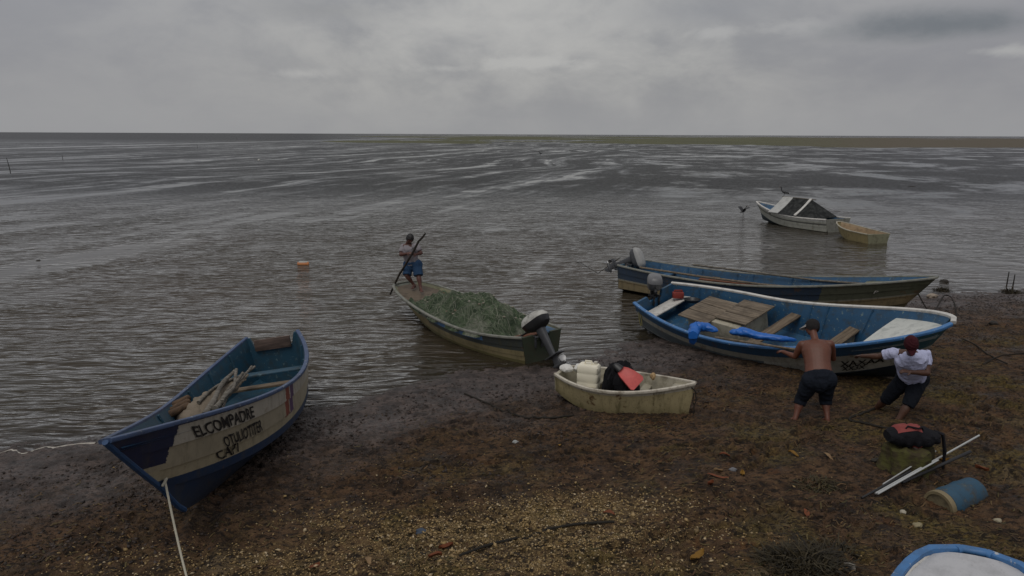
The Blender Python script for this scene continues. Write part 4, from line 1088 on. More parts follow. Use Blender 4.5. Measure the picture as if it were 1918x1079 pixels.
for i, (a, c_) in enumerate([((1340, 632, .86), (1500, 656, .88)), ((1410, 640, .88), (1512, 662, .84))]):
    mb = MB(); mb.tube([at(*a).lerp(at(*c_), u) for u in np.linspace(0, 1, 8)], .02, n=8)
    tag(mb.build('wooden_pole', M['wood_x']), ['longer wooden pole resting along the near rail below the tarp', 'shorter wooden pole crossing the near rail by the bare-backed man'][i], 'pole', 'poles on the large blue boat')

# ---- long blue boat behind it
qE = dict(L=7.903, Bm=.895, H=.765, rb=.659, bt=.73, bp=2.24, bq=.658, rs=.092, rake=.8, kr=.24, ch=.22, lap=.016)
mE = hull_mat('dark_blue_ochre_hull', [(0, 1, 0, 1, 0, (0.22, 0.17, 0.09)), (.60, 1.1, -1, .75, 0, (0.022, 0.042, 0.075)), (.60, 1.1, .75, 2, 0, (0.085, 0.09, 0.06)), (.56, .60, -1, 2, 0, (0.20, 0.19, 0.15)), (-.1, .30, -1, 2, 0, (0.10, 0.08, 0.035))], .5, .6, (0.04, 0.04, 0.025), .5, .5)
E_ = make_boat(qE, (6.645, 18.731, -.096, -.613, -.012, .001), 'fishing_boat', 'long dark blue boat afloat behind the large blue and white one', 'boat', 'open fishing boats at the shore',
               dict(hull=mE, lining=M['blue_in2'], rail=M['grey_rail'], transom=M['blue_in']), cut=.12, cutw=.35)
for t in (.16, .34, .55, .74): thwart(E_, t, .58, .22, mat=M['wood'] if t > .3 else M['blue_in2'])
frames(E_, (.1, .22, .28, .42, .48, .62, .68), .2, M['blue_in2'])
deck(E_, .84, .985, .10, M['mossy'], 'foredeck')
lettering(E_, 'P', .885, .72, .16, -1, 1, 1.0, mat=M['white_rail'])
outboard('outboard_motor', W(E_, -.5 * qE['L'] - .02, .15, .72), -.613 + PI, math.radians(62), 'raised outboard motor at the stern of the long dark blue boat', 1.1, M['dgrey'], plain('worn_white_lid', (0.30, 0.30, 0.29), .4), M['dgrey'], steer=-.2)
def plank(name, a, b_, w, th, mat, label, cat, group=None, roll=0.0):
    a, b_ = Vector(a), Vector(b_); d = (b_ - a); R = d.to_track_quat('X', 'Z').to_matrix() @ Matrix.Rotation(roll, 3, 'X')
    mb = MB(); mb.box((a + b_) / 2, (d.length, w, th), R); return tag(mb.build(name, mat, bevel=.006), label, cat, group)
plank('loose_plank', W(E_, -1.6, -.35, .72), W(E_, .9, -.15, .76), .26, .035, M['wood_red'], 'reddish plank laid along the thwarts of the long dark blue boat', 'plank')
mb = MB(); mb.tube([W(E_, *p_) for p_ in ((-3.3, -.55, .86), (-1.5, -.62, .84), (.2, -.6, .84), (1.9, -.50, .90))], .03, n=8)
tag(mb.build('wooden_pole', M['wood_x']), 'long pole lying inside the near rail of the long dark blue boat', 'pole', 'poles on the long blue boat')
mb = MB(); mb.tube([W(E_, *p_) for p_ in ((-2.2, .62, .90), (-.5, .72, .88), (1.2, .66, .88), (2.6, .40, 1.0))], .028, n=8)
tag(mb.build('wooden_pole', M['wood_grey']), 'thin pole lying along the far rail of the long dark blue boat', 'pole', 'poles on the long blue boat')

# ---- boat with dark awning, far right
qF = dict(L=5.3, Bm=.95, H=.72, rb=.42, bt=.86, bp=2.0, bq=.8, rs=.05, rake=.5, ch=.25, lap=.016)
mF = hull_mat('white_grey_hull', [(0, 1, 0, 1, 0, (0.36, 0.36, 0.31)), (-.1, .30, -1, 2, 0, (0.015, 0.04, 0.08)), (.66, .74, -1, 2, 0, (0.10, 0.10, 0.09)), (.85, 1.1, -1, 2, 0, (0.50, 0.50, 0.46))], .5, .5, (0.05, 0.055, 0.03), .5, .4)
Fb = make_boat(qF, (14.35, 36.6, -.16, 2.02, 0, 0), 'awning_boat', 'white and blue boat at anchor under a dark ridged awning', 'boat', None,
               dict(hull=mF, lining=M['blue_in2'], rail=M['white_rail'], transom=paint('dull_grey_paint', (0.20, 0.20, 0.17), .6, .6)), rail=(.09, .07))
thwart(Fb, .12, .52, .3, mat=M['wood'])
deck(Fb, .80, .985, .14, M['blue_in2'], 'foredeck')
# ridge awning of dark mesh with white edge boards
m_mesh, g, o = new_mat('dark_shade_mesh'); p = g.obj(); n = g.noise(p, 6, 4, 0.6)
g.put(o, g.bsdf(g.mix(g.ss(n, 0.35, 0.7), (0.012, 0.013, 0.013), (0.045, 0.047, 0.045)), .85, g.bump(g.noise(p, 30, 3), .5, .02), .2))
xa, xb = -.95, .80; zr = 1.55; ze = .80; hw = 1.0
def slope(x0, x1, th=.012, mat=m_mesh, name='awning_panel', sag=.05, lift=0.0, sides=(1, -1), label=None):
    for s in sides:
        rows = []; rows2 = []
        for u in np.linspace(0, 1, 9):
            x = x0 + (x1 - x0) * u; rw = []
            for k in np.linspace(0, 1, 8):
                rw.append((x, s * hw * k, zr + (ze - zr) * k - sag * math.sin(PI * k) * (1 - .3 * math.sin(PI * u)) + lift))
            rows.append(rw); rows2.append([(a_, b_, c_ - th) for a_, b_, c_ in rw])
        mb = MB(); mb.grid(rows, flip=s < 0); mb.grid(rows2, flip=s > 0); mb.grid([rows[0], rows2[0]]); mb.grid([rows[-1], rows2[-1]]); mb.grid([[r[-1], q_[-1]] for r, q_ in zip(rows, rows2)])
        o_ = mb.build(name, mat, Fb.root)
        if label: o_['label'] = label
slope(xa, xb)
slope(xa - .05, xa + .09, .05, M['white_rail'], 'edge_board', .05, .05)
slope(xb - .62, xb + .02, .03, paint('white_board_paint', (0.42, 0.42, 0.40), .6, .4, (0.10, 0.10, 0.09)), 'edge_board', .05, .035, label='broad white end board')
mb = MB()
gp = [(xa - .03, 0, zr), (xa - .03, hw, ze), (xa - 1.05, .72, .76), (xa - 1.05, -.72, .76), (xa - .03, -hw, ze)]
mb.v += gp; mb.f += [(0, 1, 2), (0, 2, 3), (0, 3, 4)]; b0 = len(mb.v); mb.v += [(x + .015, y, z - .01) for x, y, z in gp]; mb.f += [(b0, b0 + 2, b0 + 1), (b0, b0 + 3, b0 + 2), (b0, b0 + 4, b0 + 3)]
mb.build('awning_end', m_mesh, Fb.root, smooth=False)
mb = MB(); mb.tube([(xa - .3, 0, zr + .01), (xb + .1, 0, zr + .01)], .025); mb.build('ridge_pole', M['wood_grey'], Fb.root)
for s in (1, -1):
    for x in (xa, xb):
        mb = MB(); mb.tube([(x, s * .85, .70), (x, s * (hw - .06), ze)], .02); mb.build('awning_post', M['wood_grey'], Fb.root)
# ---- little yellow skiff moored astern of it
qG = dict(L=2.7, Bm=.60, H=.526, rb=.16, bt=.90, bp=2.4, bq=.8, rs=0.0, rake=.2, ch=.15, lap=0.0, be=.12)
mG = hull_mat('yellowish_hull', [(0, 1, 0, 1, 0, (0.30, 0.24, 0.11)), (-.1, .3, -1, 2, 0, (0.12, 0.09, 0.04))], .55, .6, (0.06, 0.05, 0.02), .5, .4)
G = make_boat(qG, (15.28, 31.75, -.10, 1.78, .02, .0), 'skiff', 'tiny yellowish skiff floating beside the awning boat', 'boat', None,
              dict(hull=mG, lining=paint('tan_interior_paint', (0.30, 0.21, 0.12), .6, .5), rail=M['cream'], transom=M['mossy']), floor=.1, rail=(.06, .05))
thwart(G, .35, .36, .2, mat=M['cream'])
# ---- white decked boat, bottom right corner
qH = dict(L=6.0, Bm=.8, H=.7, rb=.4, bt=.8, bp=2.968, bq=.418, rs=.05, rake=.6, be=.1, ch=.2, lap=.014)
mH = hull_mat('blue_edged_white_hull', [(0, 1, 0, 1, 0, (0.45, 0.45, 0.42)), (.78, 1.1, -1, 2, 0, (0.04, 0.14, 0.30))], .45, .4)
Hb = make_boat(qH, (2.023, 1.997, .449, 1.098, .007, -.049), 'decked_boat', 'white decked boat with blue edge, only its bow in view', 'boat', None,
               dict(hull=mH, lining=M['white_rail'], rail=M['blue_rail2'], transom=M['white_rail']), rail=(.065, .06))
deck(Hb, .45, .992, .012, paint('pale_deck_paint', (0.44, 0.44, 0.45), .5, .3, (0.15, 0.15, 0.15)), 'foredeck', .03)
# ------------------------------------------------------------------ people
def vox(mb, name, parent, mat, size=.0085, smooth=4, fold=0.0, seed=0, fscale=9):
    """fuse overlapping shapes into one continuous skin"""
    me = mb.mesh(name + '_tmp'); o = bpy.data.objects.new(name + '_tmp', me); COL.objects.link(o)
    r = o.modifiers.new('r', 'REMESH'); r.mode = 'VOXEL'; r.voxel_size = size; r.use_smooth_shade = True
    sm = o.modifiers.new('s', 'SMOOTH'); sm.factor = .5; sm.iterations = smooth
    dg = bpy.context.evaluated_depsgraph_get(); dg.update()
    out = bpy.data.meshes.new_from_object(o.evaluated_get(dg)); out.name = name
    bpy.data.objects.remove(o); bpy.data.meshes.remove(me)
    if fold:
        n = len(out.vertices); co = np.empty(n * 3, np.float32); no = np.empty(n * 3, np.float32)
        out.vertices.foreach_get('co', co); out.vertices.foreach_get('normal', no); co = co.reshape(-1, 3); no = no.reshape(-1, 3)
        f = fbm(co[:, 0] * fscale + co[:, 1] * 4, co[:, 2] * fscale * .7 - co[:, 1] * fscale, 3, .55, seed) - .5
        out.vertices.foreach_set('co', (co + no * (np.abs(f) * -2 + .25)[:, None] * fold).ravel()); out.update()
    out.materials.clear()
    return link(name, out, parent, [mat])
def frame(up, right):
    up = up.normalized(); right = (right - up * right.dot(up)).normalized(); f = up.cross(right)   # right x fwd x up
    return Matrix((right, f, up)).transposed()
def hand(mb, wrist, d, nrm, thumb_side, k=1.0, curl=.8):
    """palm and five bent fingers; nrm points out of the back of the hand"""
    d = d.normalized(); nrm = (nrm - d * nrm.dot(d)).normalized(); sd = d.cross(nrm).normalized() * thumb_side
    R = Matrix((sd, d, nrm)).transposed()
    mb.ball(wrist + d * .045 * k, (.042 * k, .052 * k, .017 * k), 12, 8, R)
    for i, (off, ln) in enumerate(((.030, .9), (.010, 1.0), (-.010, .95), (-.029, .75))):
        b0 = wrist + d * .082 * k + sd * off * k
        d1 = (d - nrm * curl * .6).normalized(); p1 = b0 + d1 * .04 * ln * k
        d2 = (d - nrm * curl * 1.9).normalized(); p2 = p1 + d2 * .027 * ln * k
        d3 = (d * .3 - nrm * curl * 2.0).normalized(); p3 = p2 + d3 * .02 * ln * k
        mb.tube([b0 - d * .02, b0, p1, p2, p3], [.0105 * k, .0105 * k, .0098 * k, .009 * k, .0078 * k], n=8)
    t0 = wrist + d * .022 * k + sd * .032 * k; t1 = t0 + (d * .5 + sd * .8 - nrm * .25).normalized() * .035 * k; t2 = t1 + (d * .9 + sd * .1 - nrm * .6).normalized() * .03 * k
    mb.tube([t0 - sd * .012, t0, t1, t2], [.013 * k, .0125 * k, .0115 * k, .0095 * k], n=8)
def limb(mb, a, b, ra, rb, bulge=0.0, at_=.35, side=None):
    n = 9; pts = [a.lerp(b, u) for u in np.linspace(0, 1, n)]
    rs = [ra + (rb - ra) * u + bulge * math.exp(-((u - at_) / .22) ** 2) for u in np.linspace(0, 1, n)]
    mb.tube(pts, rs, n=14); mb.ball(a, ra, 12, 8); mb.ball(b, rb, 12, 8)
def foot(mb, ank, d, k=1.0, groundz=None):
    z = ank.z - .075 if groundz is None else groundz
    d = Vector((d.x, d.y, 0)).normalized(); sd = Vector((-d.y, d.x, 0))
    heel = Vector((ank.x, ank.y, z + .03)) - d * .035
    mb.ball(heel, (.034, .034, .034), 10, 7); mb.tube([ank, heel + d * .02], [.036, .036], n=10)
    toe = Vector((ank.x, ank.y, z + .018)) + d * .145 * k
    R = Matrix((d, sd, Vector((0, 0, 1)))).transposed()
    mb.tube([ank + d * .02, Vector((ank.x, ank.y, z + .045)) + d * .07, toe], [.036, .034, .02], n=10, flat=.9)
    mb.ball(Vector((ank.x, ank.y, z + .022)) + d * .10, (.06, .044, .022), 10, 7, R)
    for i in range(5):
        o_ = (i - 2) * .0165; tb = Vector((ank.x, ank.y, z + .016)) + d * (.145 - abs(i - 1) * .008) + sd * o_
        mb.tube([tb - d * .03, tb, tb + d * .025], [.011, .0105, .008], n=7)
def head(mb, c, R, k=1.0):
    """R columns: right, forward, up"""
    rt, fw, up = R.col[0], R.col[1], R.col[2]
    mb.ball(c + up * .02 - fw * .008, (.076 * k, .096 * k, .098 * k), 18, 14, R)
    mb.ball(c - up * .045 + fw * .022, (.056 * k, .066 * k, .068 * k), 14, 10, R)
    mb.ball(c - up * .085 + fw * .052, (.026, .026, .022), 10, 7, R)
    mb.tube([c + up * .018 + fw * .085, c - up * .022 + fw * .112], [.010, .016], n=8)
    for s in (1, -1):
        mb.ball(c + rt * s * .034 + up * .026 + fw * .078, (.026, .012, .009), 8, 6, R)
        mb.ball(c + rt * s * .016 - up * .024 + fw * .10, (.010, .010, .008), 8, 6, R)
        mb.ball(c + rt * s * .040 - up * .02 + fw * .07, (.024, .018, .02), 8, 6, R)
        mb.ball(c + rt * s * .078 - up * .004 - fw * .005, (.010, .020, .031), 8, 6, R)
    mb.ball(c - up * .052 + fw * .086, (.026, .012, .006), 8, 6, R); mb.ball(c - up * .064 + fw * .084, (.022, .012, .007), 8, 6, R)
def person(label, J, skin, k=1.0, headfw=None, curl=.8, hand_n=None, foot_d=None, thick=1.0, belly=0.0, footz=None):
    base = Vector(((J['ankL'].x + J['ankR'].x) / 2, (J['ankL'].y + J['ankR'].y) / 2, min(J['ankL'].z, J['ankR'].z) - .08))
    r = empty('person', base, (0, 0, 0), label, 'person')
    J = {a: (b - base) for a, b in J.items()}; J['k'] = k
    mb = MB()
    up = J['neck'] - J['pel']; rt = J['shR'] - J['shL']; T = frame(up, rt); fw = T.col[1]; ln = up.length; th = thick
    mb.loft([(J['pel'] + up * u + fw * bl, rx * th, ry * th, 2.25, T) for u, rx, ry, bl in ((-.22, .09, .07, 0), (-.12, .15, .10, 0), (.0, .168, .115, 0), (.15, .160, .112 + belly * .5, belly * .3), (.32, .152, .108 + belly * .8, belly * .4), (.5, .158, .112 + belly * .4, belly * .2), (.68, .176, .118, 0), (.82, .172, .108, 0), (.92, .125, .085, 0), (.98, .07, .06, 0))], 26)
    mb.tube([J['shL'], J['pel'] + up * .90, J['shR']], [.062, .085, .062], n=12)
    for s, w in (('L', -1), ('R', 1)):
        mb.ball(J['pel'] + up * .72 - fw * .07 + T.col[0] * w * .08, (.075, .05, .10), 12, 8, T)   # shoulder blade
        mb.ball(J['sh' + s], (.064, .062, .066), 12, 8)
        limb(mb, J['sh' + s], J['el' + s], .054 * th, .042, .006, .4); limb(mb, J['el' + s], J['wr' + s], .043, .030, .007, .25)
        d = J['wr' + s] - J['el' + s]
        n_ = (hand_n or {}).get(s, Vector((0, 0, 1)))
        dh = J['hd' + s] - J['wr' + s] if 'hd' + s in J else d
        hand(mb, J['wr' + s], dh, n_, w if (dh.cross(n_)).dot(rt) * w < 0 else -w, 1.0, curl)
        hip = J['hip' + s]
        limb(mb, hip, J['kn' + s], .088 * th, .058, .004, .3); limb(mb, J['kn' + s], J['ank' + s], .054, .036, .016, .28)
        foot(mb, J['ank' + s], (foot_d or {}).get(s, fw), 1.0, None if footz is None else footz - base.z)
    mb.tube([J['pel'] + up * .88, J['neck'], J['head'] - (J['head'] - J['neck']) * .25], [.075, .056, .056], n=12)
    hup = J['head'] - J['neck']
    hf = headfw if headfw is not None else fw
    hr = hf.cross(hup); HR = frame(hup, hr); 
    head(mb, J['head'], HR, k)
    vox(mb, 'body', r, skin, .0075, 3)
    J['k'] = k
    return r, J, T, HR
def torso_cloth(name, r, J, T, mat, sleeve=.75, th=1.12, hem=-.12, belly=0.0, seed=1, fold=.03):
    mb = MB(); up = J['neck'] - J['pel']; ln = up.length; fw = T.col[1]
    rings = []
    for u, rx, ry in ((hem, .178, .135), (.0, .172, .13), (.2, .165, .122 + belly * .8), (.45, .172, .126 + belly * .4), (.66, .19, .132), (.82, .185, .118), (.93, .12, .085), (.985, .07, .066)):
        rings.append((J['pel'] + up * u + fw * belly * .3, rx * th, ry * th, 2.3, T))
    mb.loft(rings, 26)
    for s in 'LR':
        e = J['sh' + s].lerp(J['el' + s], sleeve)
        mb.tube([J['sh' + s].lerp(J['pel'] + up * .85, .35), J['sh' + s], J['sh' + s].lerp(e, .5), e], [.085, .082, .077, .072], n=16)
    return vox(mb, name, r, mat, .009, 3, fold, seed)
def shorts(r, J, T, mat, length=.95, below=0.0, th=1.15, flare=.10, seed=2, fold=.03, waist=.12):
    mb = MB(); up = J['neck'] - J['pel']
    mb.loft([(J['pel'] + up * waist, .162 * th, .122 * th, 2.3, T), (J['pel'] + up * .03, .172 * th, .13 * th, 2.3, T), (J['pel'] - up * .10, .165 * th, .125 * th, 2.3, T), (J['pel'] - up * .2, .10 * th, .09 * th, 2.2, T)], 24)
    mb.ball((J['hipL'] + J['hipR']) / 2 - up * .06, .125 * th, 14, 10)
    for s in 'LR':
        mb.ball(J['hip' + s], .122 * th, 14, 10)
        k = J['kn' + s]; e = J['hip' + s].lerp(k, min(length, 1)); pts = [J['hip' + s], J['hip' + s].lerp(e, .5), e]; rs = [.108 * th, .102 * th, flare]
        if below > 0: pts.append(k.lerp(J['ank' + s], below)); rs = [.108 * th, .098 * th, flare * .93, flare * .86]
        mb.tube(pts, rs, n=18)
    return vox(mb, 'shorts', r, mat, .009, 3, fold, seed)
def hair(r, J, HR, mat, name='hair', low=-.02, grow=1.10, back=.02):
    c = J['head']; grow = grow * J['k']; rt, fw, up = HR.col[0], HR.col[1], HR.col[2]
    mb = MB(); rows = []
    for i in range(11):
        ph = PI / 2 * (1 - i / 10) ; row = []
        for a_ in range(28):
            a = 2 * PI * a_ / 28
            front = max(0, math.sin(a)); drop = (1 - front) ** 1.2
            ph2 = PI / 2 - (PI / 2 - ph) * (.78 + .75 * drop)
            jag = 1 + .04 * math.sin(a_ * 5.3 + i * 2.1)
            row.append(c + up * .02 - fw * .008 + (rt * math.cos(a) * math.cos(ph2) * .076 * grow + fw * math.sin(a) * math.cos(ph2) * .096 * grow + up * math.sin(ph2) * .098 * grow) * jag)
        rows.append(row)
    mb.grid(rows, close_v=True, flip=True)
    rows2 = [[c + (p - c) * .93 for p in row] for row in rows]; mb.grid(rows2, close_v=True); mb.grid([rows[-1], rows2[-1]], close_v=True, flip=True)
    return mb.build(name, mat, r)
def ball_cap(r, J, HR, mat, brim_mat=None, turn=0.0, brim=True):
    c = J['head']; rt, fw, up = HR.col[0], HR.col[1], HR.col[2]
    o = hair(r, J, HR, mat, 'cap', grow=1.14)
    if brim:
        Q = Matrix.Rotation(turn, 3, up); f2 = Q @ fw; r2 = Q @ rt
        mb = MB(); rows = []; rows2 = []
        for u in np.linspace(0, 1, 6):
            row = []; row2 = []
            for a in np.linspace(-1, 1, 13):
                w_ = .078 * (1 - .25 * u); ext = .085 + .085 * u * math.cos(a * PI / 2.3)
                p = c + (up * (.052 - .02 * u - .022 * a * a) + r2 * a * w_ + f2 * (ext * (1 - .35 * a * a))) * J['k']
                row.append(p); row2.append(p - up * .006)
            rows.append(row); rows2.append(row2)
        mb.grid(rows); mb.grid(rows2, flip=True); mb.grid([rows[-1], rows2[-1]])
        mb.build('cap_brim', brim_mat or mat, o)
    return o
def skin_mat(name, base):
    m, g, o = new_mat(name); p = g.obj(); n = g.noise(p, 9, 4, .6); n2 = g.noise(p, 60, 3, .6)
    c = g.mix(n, tuple(x * .75 for x in base), tuple(x * 1.2 for x in base))
    nd = g.bsdf(c, g.mixf(n2, .38, .6), g.bump(n2, .12, .004), .4); g.put(o, nd)
    nd.node.inputs['Subsurface Weight'].default_value = .08; nd.node.inputs['Subsurface Radius'].default_value = (.01, .004, .002)
    return m
sk1 = skin_mat('brown_skin', (0.125, 0.045, 0.026)); sk2 = skin_mat('tan_skin', (0.085, 0.040, 0.025)); sk3 = skin_mat('reddish_skin', (0.095, 0.038, 0.028))
m_hair = plain('black_hair', (0.010, 0.009, 0.009), .5, .4, 0, .3, 60, .4)

# bare-backed man pushing at the near rail
Y = lambda px, py, y: aty(px, py, y)
J = dict(pel=Y(1534, 706, 10.34), neck=Y(1527, 638, 10.74), head=Y(1521, 614, 10.92),
         shL=Y(1502, 646, 10.76), shR=Y(1555, 645, 10.64), elL=Y(1489, 668, 10.82), wrL=Y(1467, 659, 11.02), hdL=Y(1457, 656, 11.16), elR=Y(1561, 672, 10.75), wrR=Y(1545, 664, 11.0), hdR=Y(1538, 660, 11.12),
         hipL=Y(1520, 713, 10.34), hipR=Y(1549, 712, 10.30), knL=Y(1499, 750, 10.46), ankL=Y(1489, 786, 10.32), knR=Y(1546, 750, 10.42), ankR=Y(1550, 786, 10.24))
P2, J2, T2, H2 = person('bare-backed man in dark knee shorts leaning on the large boat rail', J, sk1, 1.13, Vector((-.35, .93, -.08)), .7, {'L': Vector((0, -.3, 1)), 'R': Vector((0, -.3, 1))}, {'L': Vector((-.45, .6, 0)), 'R': Vector((-.1, 1, 0))}, thick=1.22)
shorts(P2, J2, T2, cloth_mat('dark_navy_cloth', (0.010, 0.013, 0.020), .3, .6), .92, .22, 1.235, .097, waist=.10)
ball_cap(P2, J2, H2, cloth_mat('dark_cap_cloth', (0.020, 0.018, 0.018), .3, .3), cloth_mat('pale_brim_cloth', (0.30, 0.29, 0.28), .2, .3), .5)

# man in white t-shirt bending at the bow
J = dict(pel=Y(1708, 704, 10.42), neck=Y(1706, 661, 10.06), head=Y(1707, 646, 9.88),
         shL=Y(1734, 664, 10.20), shR=Y(1673, 661, 10.28), elL=Y(1737, 699, 10.05), wrL=Y(1706, 697, 9.95), hdL=Y(1692, 694, 9.96), elR=Y(1645, 668, 10.42), wrR=Y(1614, 667, 10.68), hdR=Y(1604, 666, 10.80),
         hipL=Y(1722, 710, 10.42), hipR=Y(1696, 709, 10.46), knL=Y(1702, 757, 10.16), ankL=Y(1677, 795, 10.12), knR=Y(1660, 748, 10.58), ankR=Y(1634, 771, 10.80))
P3, J3, T3, H3 = person('man in white t-shirt and dark red cap bending beside the large boat', J, sk2, 1.12, Vector((-.25, -.75, -.75)), .6, {'L': Vector((0, -.4, 1)), 'R': Vector((0, -.3, 1))}, {'L': Vector((-.9, -.35, 0)), 'R': Vector((-.95, -.2, 0))}, thick=1.08)
torso_cloth('t_shirt', P3, J3, T3, cloth_mat('white_cotton', (0.46, 0.48, 0.66), .08, .6), .62, 1.16, -.10, 0.02, 5, .035)
shorts(P3, J3, T3, cloth_mat('black_cloth', (0.009, 0.011, 0.016), .3, .6), .98, .10, 1.15, .105, 6)
ball_cap(P3, J3, H3, cloth_mat('dark_red_cloth', (0.045, 0.010, 0.014), .3, .3))

# man poling the net boat
fy_ = 17.85
J = dict(pel=Y(772, 492, 17.95), neck=Y(763, 457.5, 17.88), head=Y(767.5, 448, 17.82),
         shL=Y(780, 461, 17.78), shR=Y(755, 462, 17.98), elL=Y(789, 474, 17.70), wrL=Y(780, 476.5, 17.60), hdL=Y(775, 476, 17.58), elR=Y(750.5, 477, 17.85), wrR=Y(763, 475, 17.66), hdR=Y(768, 474, 17.62),
         hipL=Y(781, 496, 17.88), hipR=Y(765, 496, 18.0), knL=Y(784, 517, 17.75), ankL=Y(788, 540, 17.62), knR=Y(762, 516, 17.85), ankR=Y(776, 534, 17.92))
P1, J1, T1, H1 = person('man in pale shirt and blue shorts poling at the net boat bow', J, sk3, 1.1, Vector((.45, -.85, -.25)), 1.0, {'L': Vector((.3, -.6, .6)), 'R': Vector((-.3, -.6, .6))}, {'L': Vector((.3, -.8, 0)), 'R': Vector((-.2, -.8, 0))}, thick=1.05)
torso_cloth('shirt', P1, J1, T1, cloth_mat('pale_mauve_cotton', (0.24, 0.22, 0.235), .12, .6), .70, 1.12, -.06, 0.0, 8)
shorts(P1, J1, T1, cloth_mat('blue_denim', (0.030, 0.065, 0.13), .3, .6), .96, 0, 1.15, .115, 9)
hair(P1, J1, H1, m_hair, grow=1.14)
pp = [Y(797, 437, 17.45), Y(791, 445, 17.48), Y(784, 452, 17.50), Y(777, 466, 17.53), Y(771.5, 476, 17.55), Y(757, 500, 17.75), Y(748, 514, 17.95), Y(735, 542, 18.30), Y(731, 551, 18.45)]
mb = MB(); mb.tube(pp, [.022, .026, .028, .028, .028, .028, .027, .026, .025], n=8)
tag(mb.build('boat_pole', wood('dark_wet_wood', (0.045, 0.035, 0.028), (0.018, 0.014, 0.011), axis='z')), 'dark crooked wooden pole held by the man at the net boat bow', 'pole')
# ------------------------------------------------------------------ things lying on the shore and standing in the water
def G(px, py, dz=0.0):
    p = on_ground(px, py); return Vector((p.x, p.y, float(surf_z(np.float64(p.x), np.float64(p.y))) + dz))
# mossy stump with the black bag lying on it
c = G(1706, 893)
m_stump, g, o = new_mat('mossy_wood'); p = g.obj(); n = g.noise(g.scl(p, (4, 4, 18)), 1.0, 5, .65); n2 = g.noise(p, 9, 4, .6)
g.put(o, g.bsdf(g.mix(g.ss(n2, .4, .65), g.mix(n, (0.022, 0.018, 0.010), (0.075, 0.058, 0.03)), (0.075, 0.072, 0.022)), .85, g.bump(n, .8, .03), .2))
mb = MB(); rings = []
for z, r in ((-.05, .40), (.02, .37), (.10, .335), (.20, .325), (.255, .31), (.275, .26), (.28, .12)):
    rings.append([(math.cos(a) * r * .88 * (1 + .13 * math.sin(a * 3 + 1) + .07 * math.sin(a * 7 + z * 9)), math.sin(a) * r * .78 * (1 + .10 * math.sin(a * 4) + .06 * math.sin(a * 9 + 2)), z + .02 * math.sin(a * 5)) for a in np.linspace(0, 2 * PI, 40, endpoint=False)])
b0 = mb.grid(rings, close_v=True); mb.f.append(tuple(b0 + 6 * 40 + k for k in range(40)))
st = mb.build('stump', m_stump); st.location = c + Vector((0, .12, 0)); tag(st, 'low mossy stump under the black duffel bag', 'stump')
tz = c.z + .28
bagr = empty('duffel_bag', (c.x + .03, c.y + .14, tz), (0, 0, -.06), 'black duffel bag with red print lying on the mossy stump', 'bag'); bagr.scale = (.74, .85, .78)
m_nyl = cloth_mat('black_duffel_cloth', (0.012, 0.012, 0.015), .3, .8, 12)
P = []
for i in range(26):
    u = i / 25; x = (u - .5) * .82; e = min(1, .5 + 2.6 * min(u, 1 - u)) ** .6; ring = []
    for k in range(24):
        a = 2 * PI * k / 24; nz = float(vnoise(np.float64(i * .45 + 3), np.float64(math.cos(a) * 1.5 + math.sin(a) * 2 + 8), 5)) - .5
        ry = .20 * e * (1 + .3 * nz); rz = (.155 - .03 * math.cos(u * 7)) * e * (1 + .35 * nz)
        ring.append((x, math.cos(a) * ry, .145 + math.copysign(abs(math.sin(a)) ** .8, math.sin(a)) * rz))
    P.append(ring)
mb = MB(); b0 = mb.grid(P, close_v=True); mb.f += [tuple(b0 + k for k in reversed(range(24))), tuple(b0 + 25 * 24 + k for k in range(24))]
mb.build('bag_body', m_nyl, bagr)
m_rp = plain('faded_red_print', (0.22, 0.05, 0.045), .7, .2, 0, .35, 18); m_wp = plain('off_white_print', (0.45, 0.40, 0.38), .7, .2, 0, .2, 18)
def bag_pt(u, a, off):
    i = int(round(u * 25)); k = int(round(a / (2 * PI) * 24)) % 24
    f = u * 25 - int(u * 25); i0 = int(u * 25); kk = a / (2 * PI) * 24; k0 = int(kk) % 24; k1 = (k0 + 1) % 24; fk = kk - int(kk)
    q_ = [Vector(P[i0][k0]), Vector(P[min(i0 + 1, 25)][k0]), Vector(P[i0][k1]), Vector(P[min(i0 + 1, 25)][k1])]
    v = q_[0].lerp(q_[1], f).lerp(q_[2].lerp(q_[3], f), fk)
    ctr = Vector((v.x, 0, .145)); return v + (v - ctr).normalized() * off
rows = [[bag_pt(u, a, .006) for a in np.linspace(4.05, 5.75, 12)[::-1]] for u in np.linspace(.40, .56, 9)]
rows = [[bag_pt(u, a, .007 + .004 * math.sin(u * 40)) for a in np.linspace(.9, 2.3, 10)] for u in np.linspace(.14, .62, 16)]
mb = MB(); mb.grid(rows); mb.grid([[q_ - (q_ - Vector((q_.x, 0, .145))).normalized() * .004 for q_ in r_] for r_ in rows], flip=True); mb.build('red_panel', m_rp, bagr)
rows = [[bag_pt(u, a, .007) for a in np.linspace(2.5, 4.2, 12)] for u in np.linspace(.42, .60, 8)]
rows = [[bag_pt(u, a, .0075) for a in np.linspace(3.6, 5.2, 12)] for u in np.linspace(.44, .62, 8)]
mb = MB(); mb.grid(rows); mb.build('print_patch', m_rp, bagr)
for k, (a0, a1) in enumerate(((3.75, 4.0), (4.2, 4.45), (4.65, 4.9))):
    mb = MB(); mb.grid([[bag_pt(u + .01 * math.sin(u * 60 + k), a, .011) for a in np.linspace(a0, a1, 4)] for u in np.linspace(.46, .60, 8)]); mb.build('print_stripe', m_wp, bagr)
mb = MB(); mb.tube([bag_pt(.30, 2.0, .0), bag_pt(.34, 1.9, .03), bag_pt(.5, 2.2, .05), bag_pt(.62, 1.9, .03), bag_pt(.66, 2.0, .0)], .014, n=8); mb.build('handle', m_nyl, bagr)
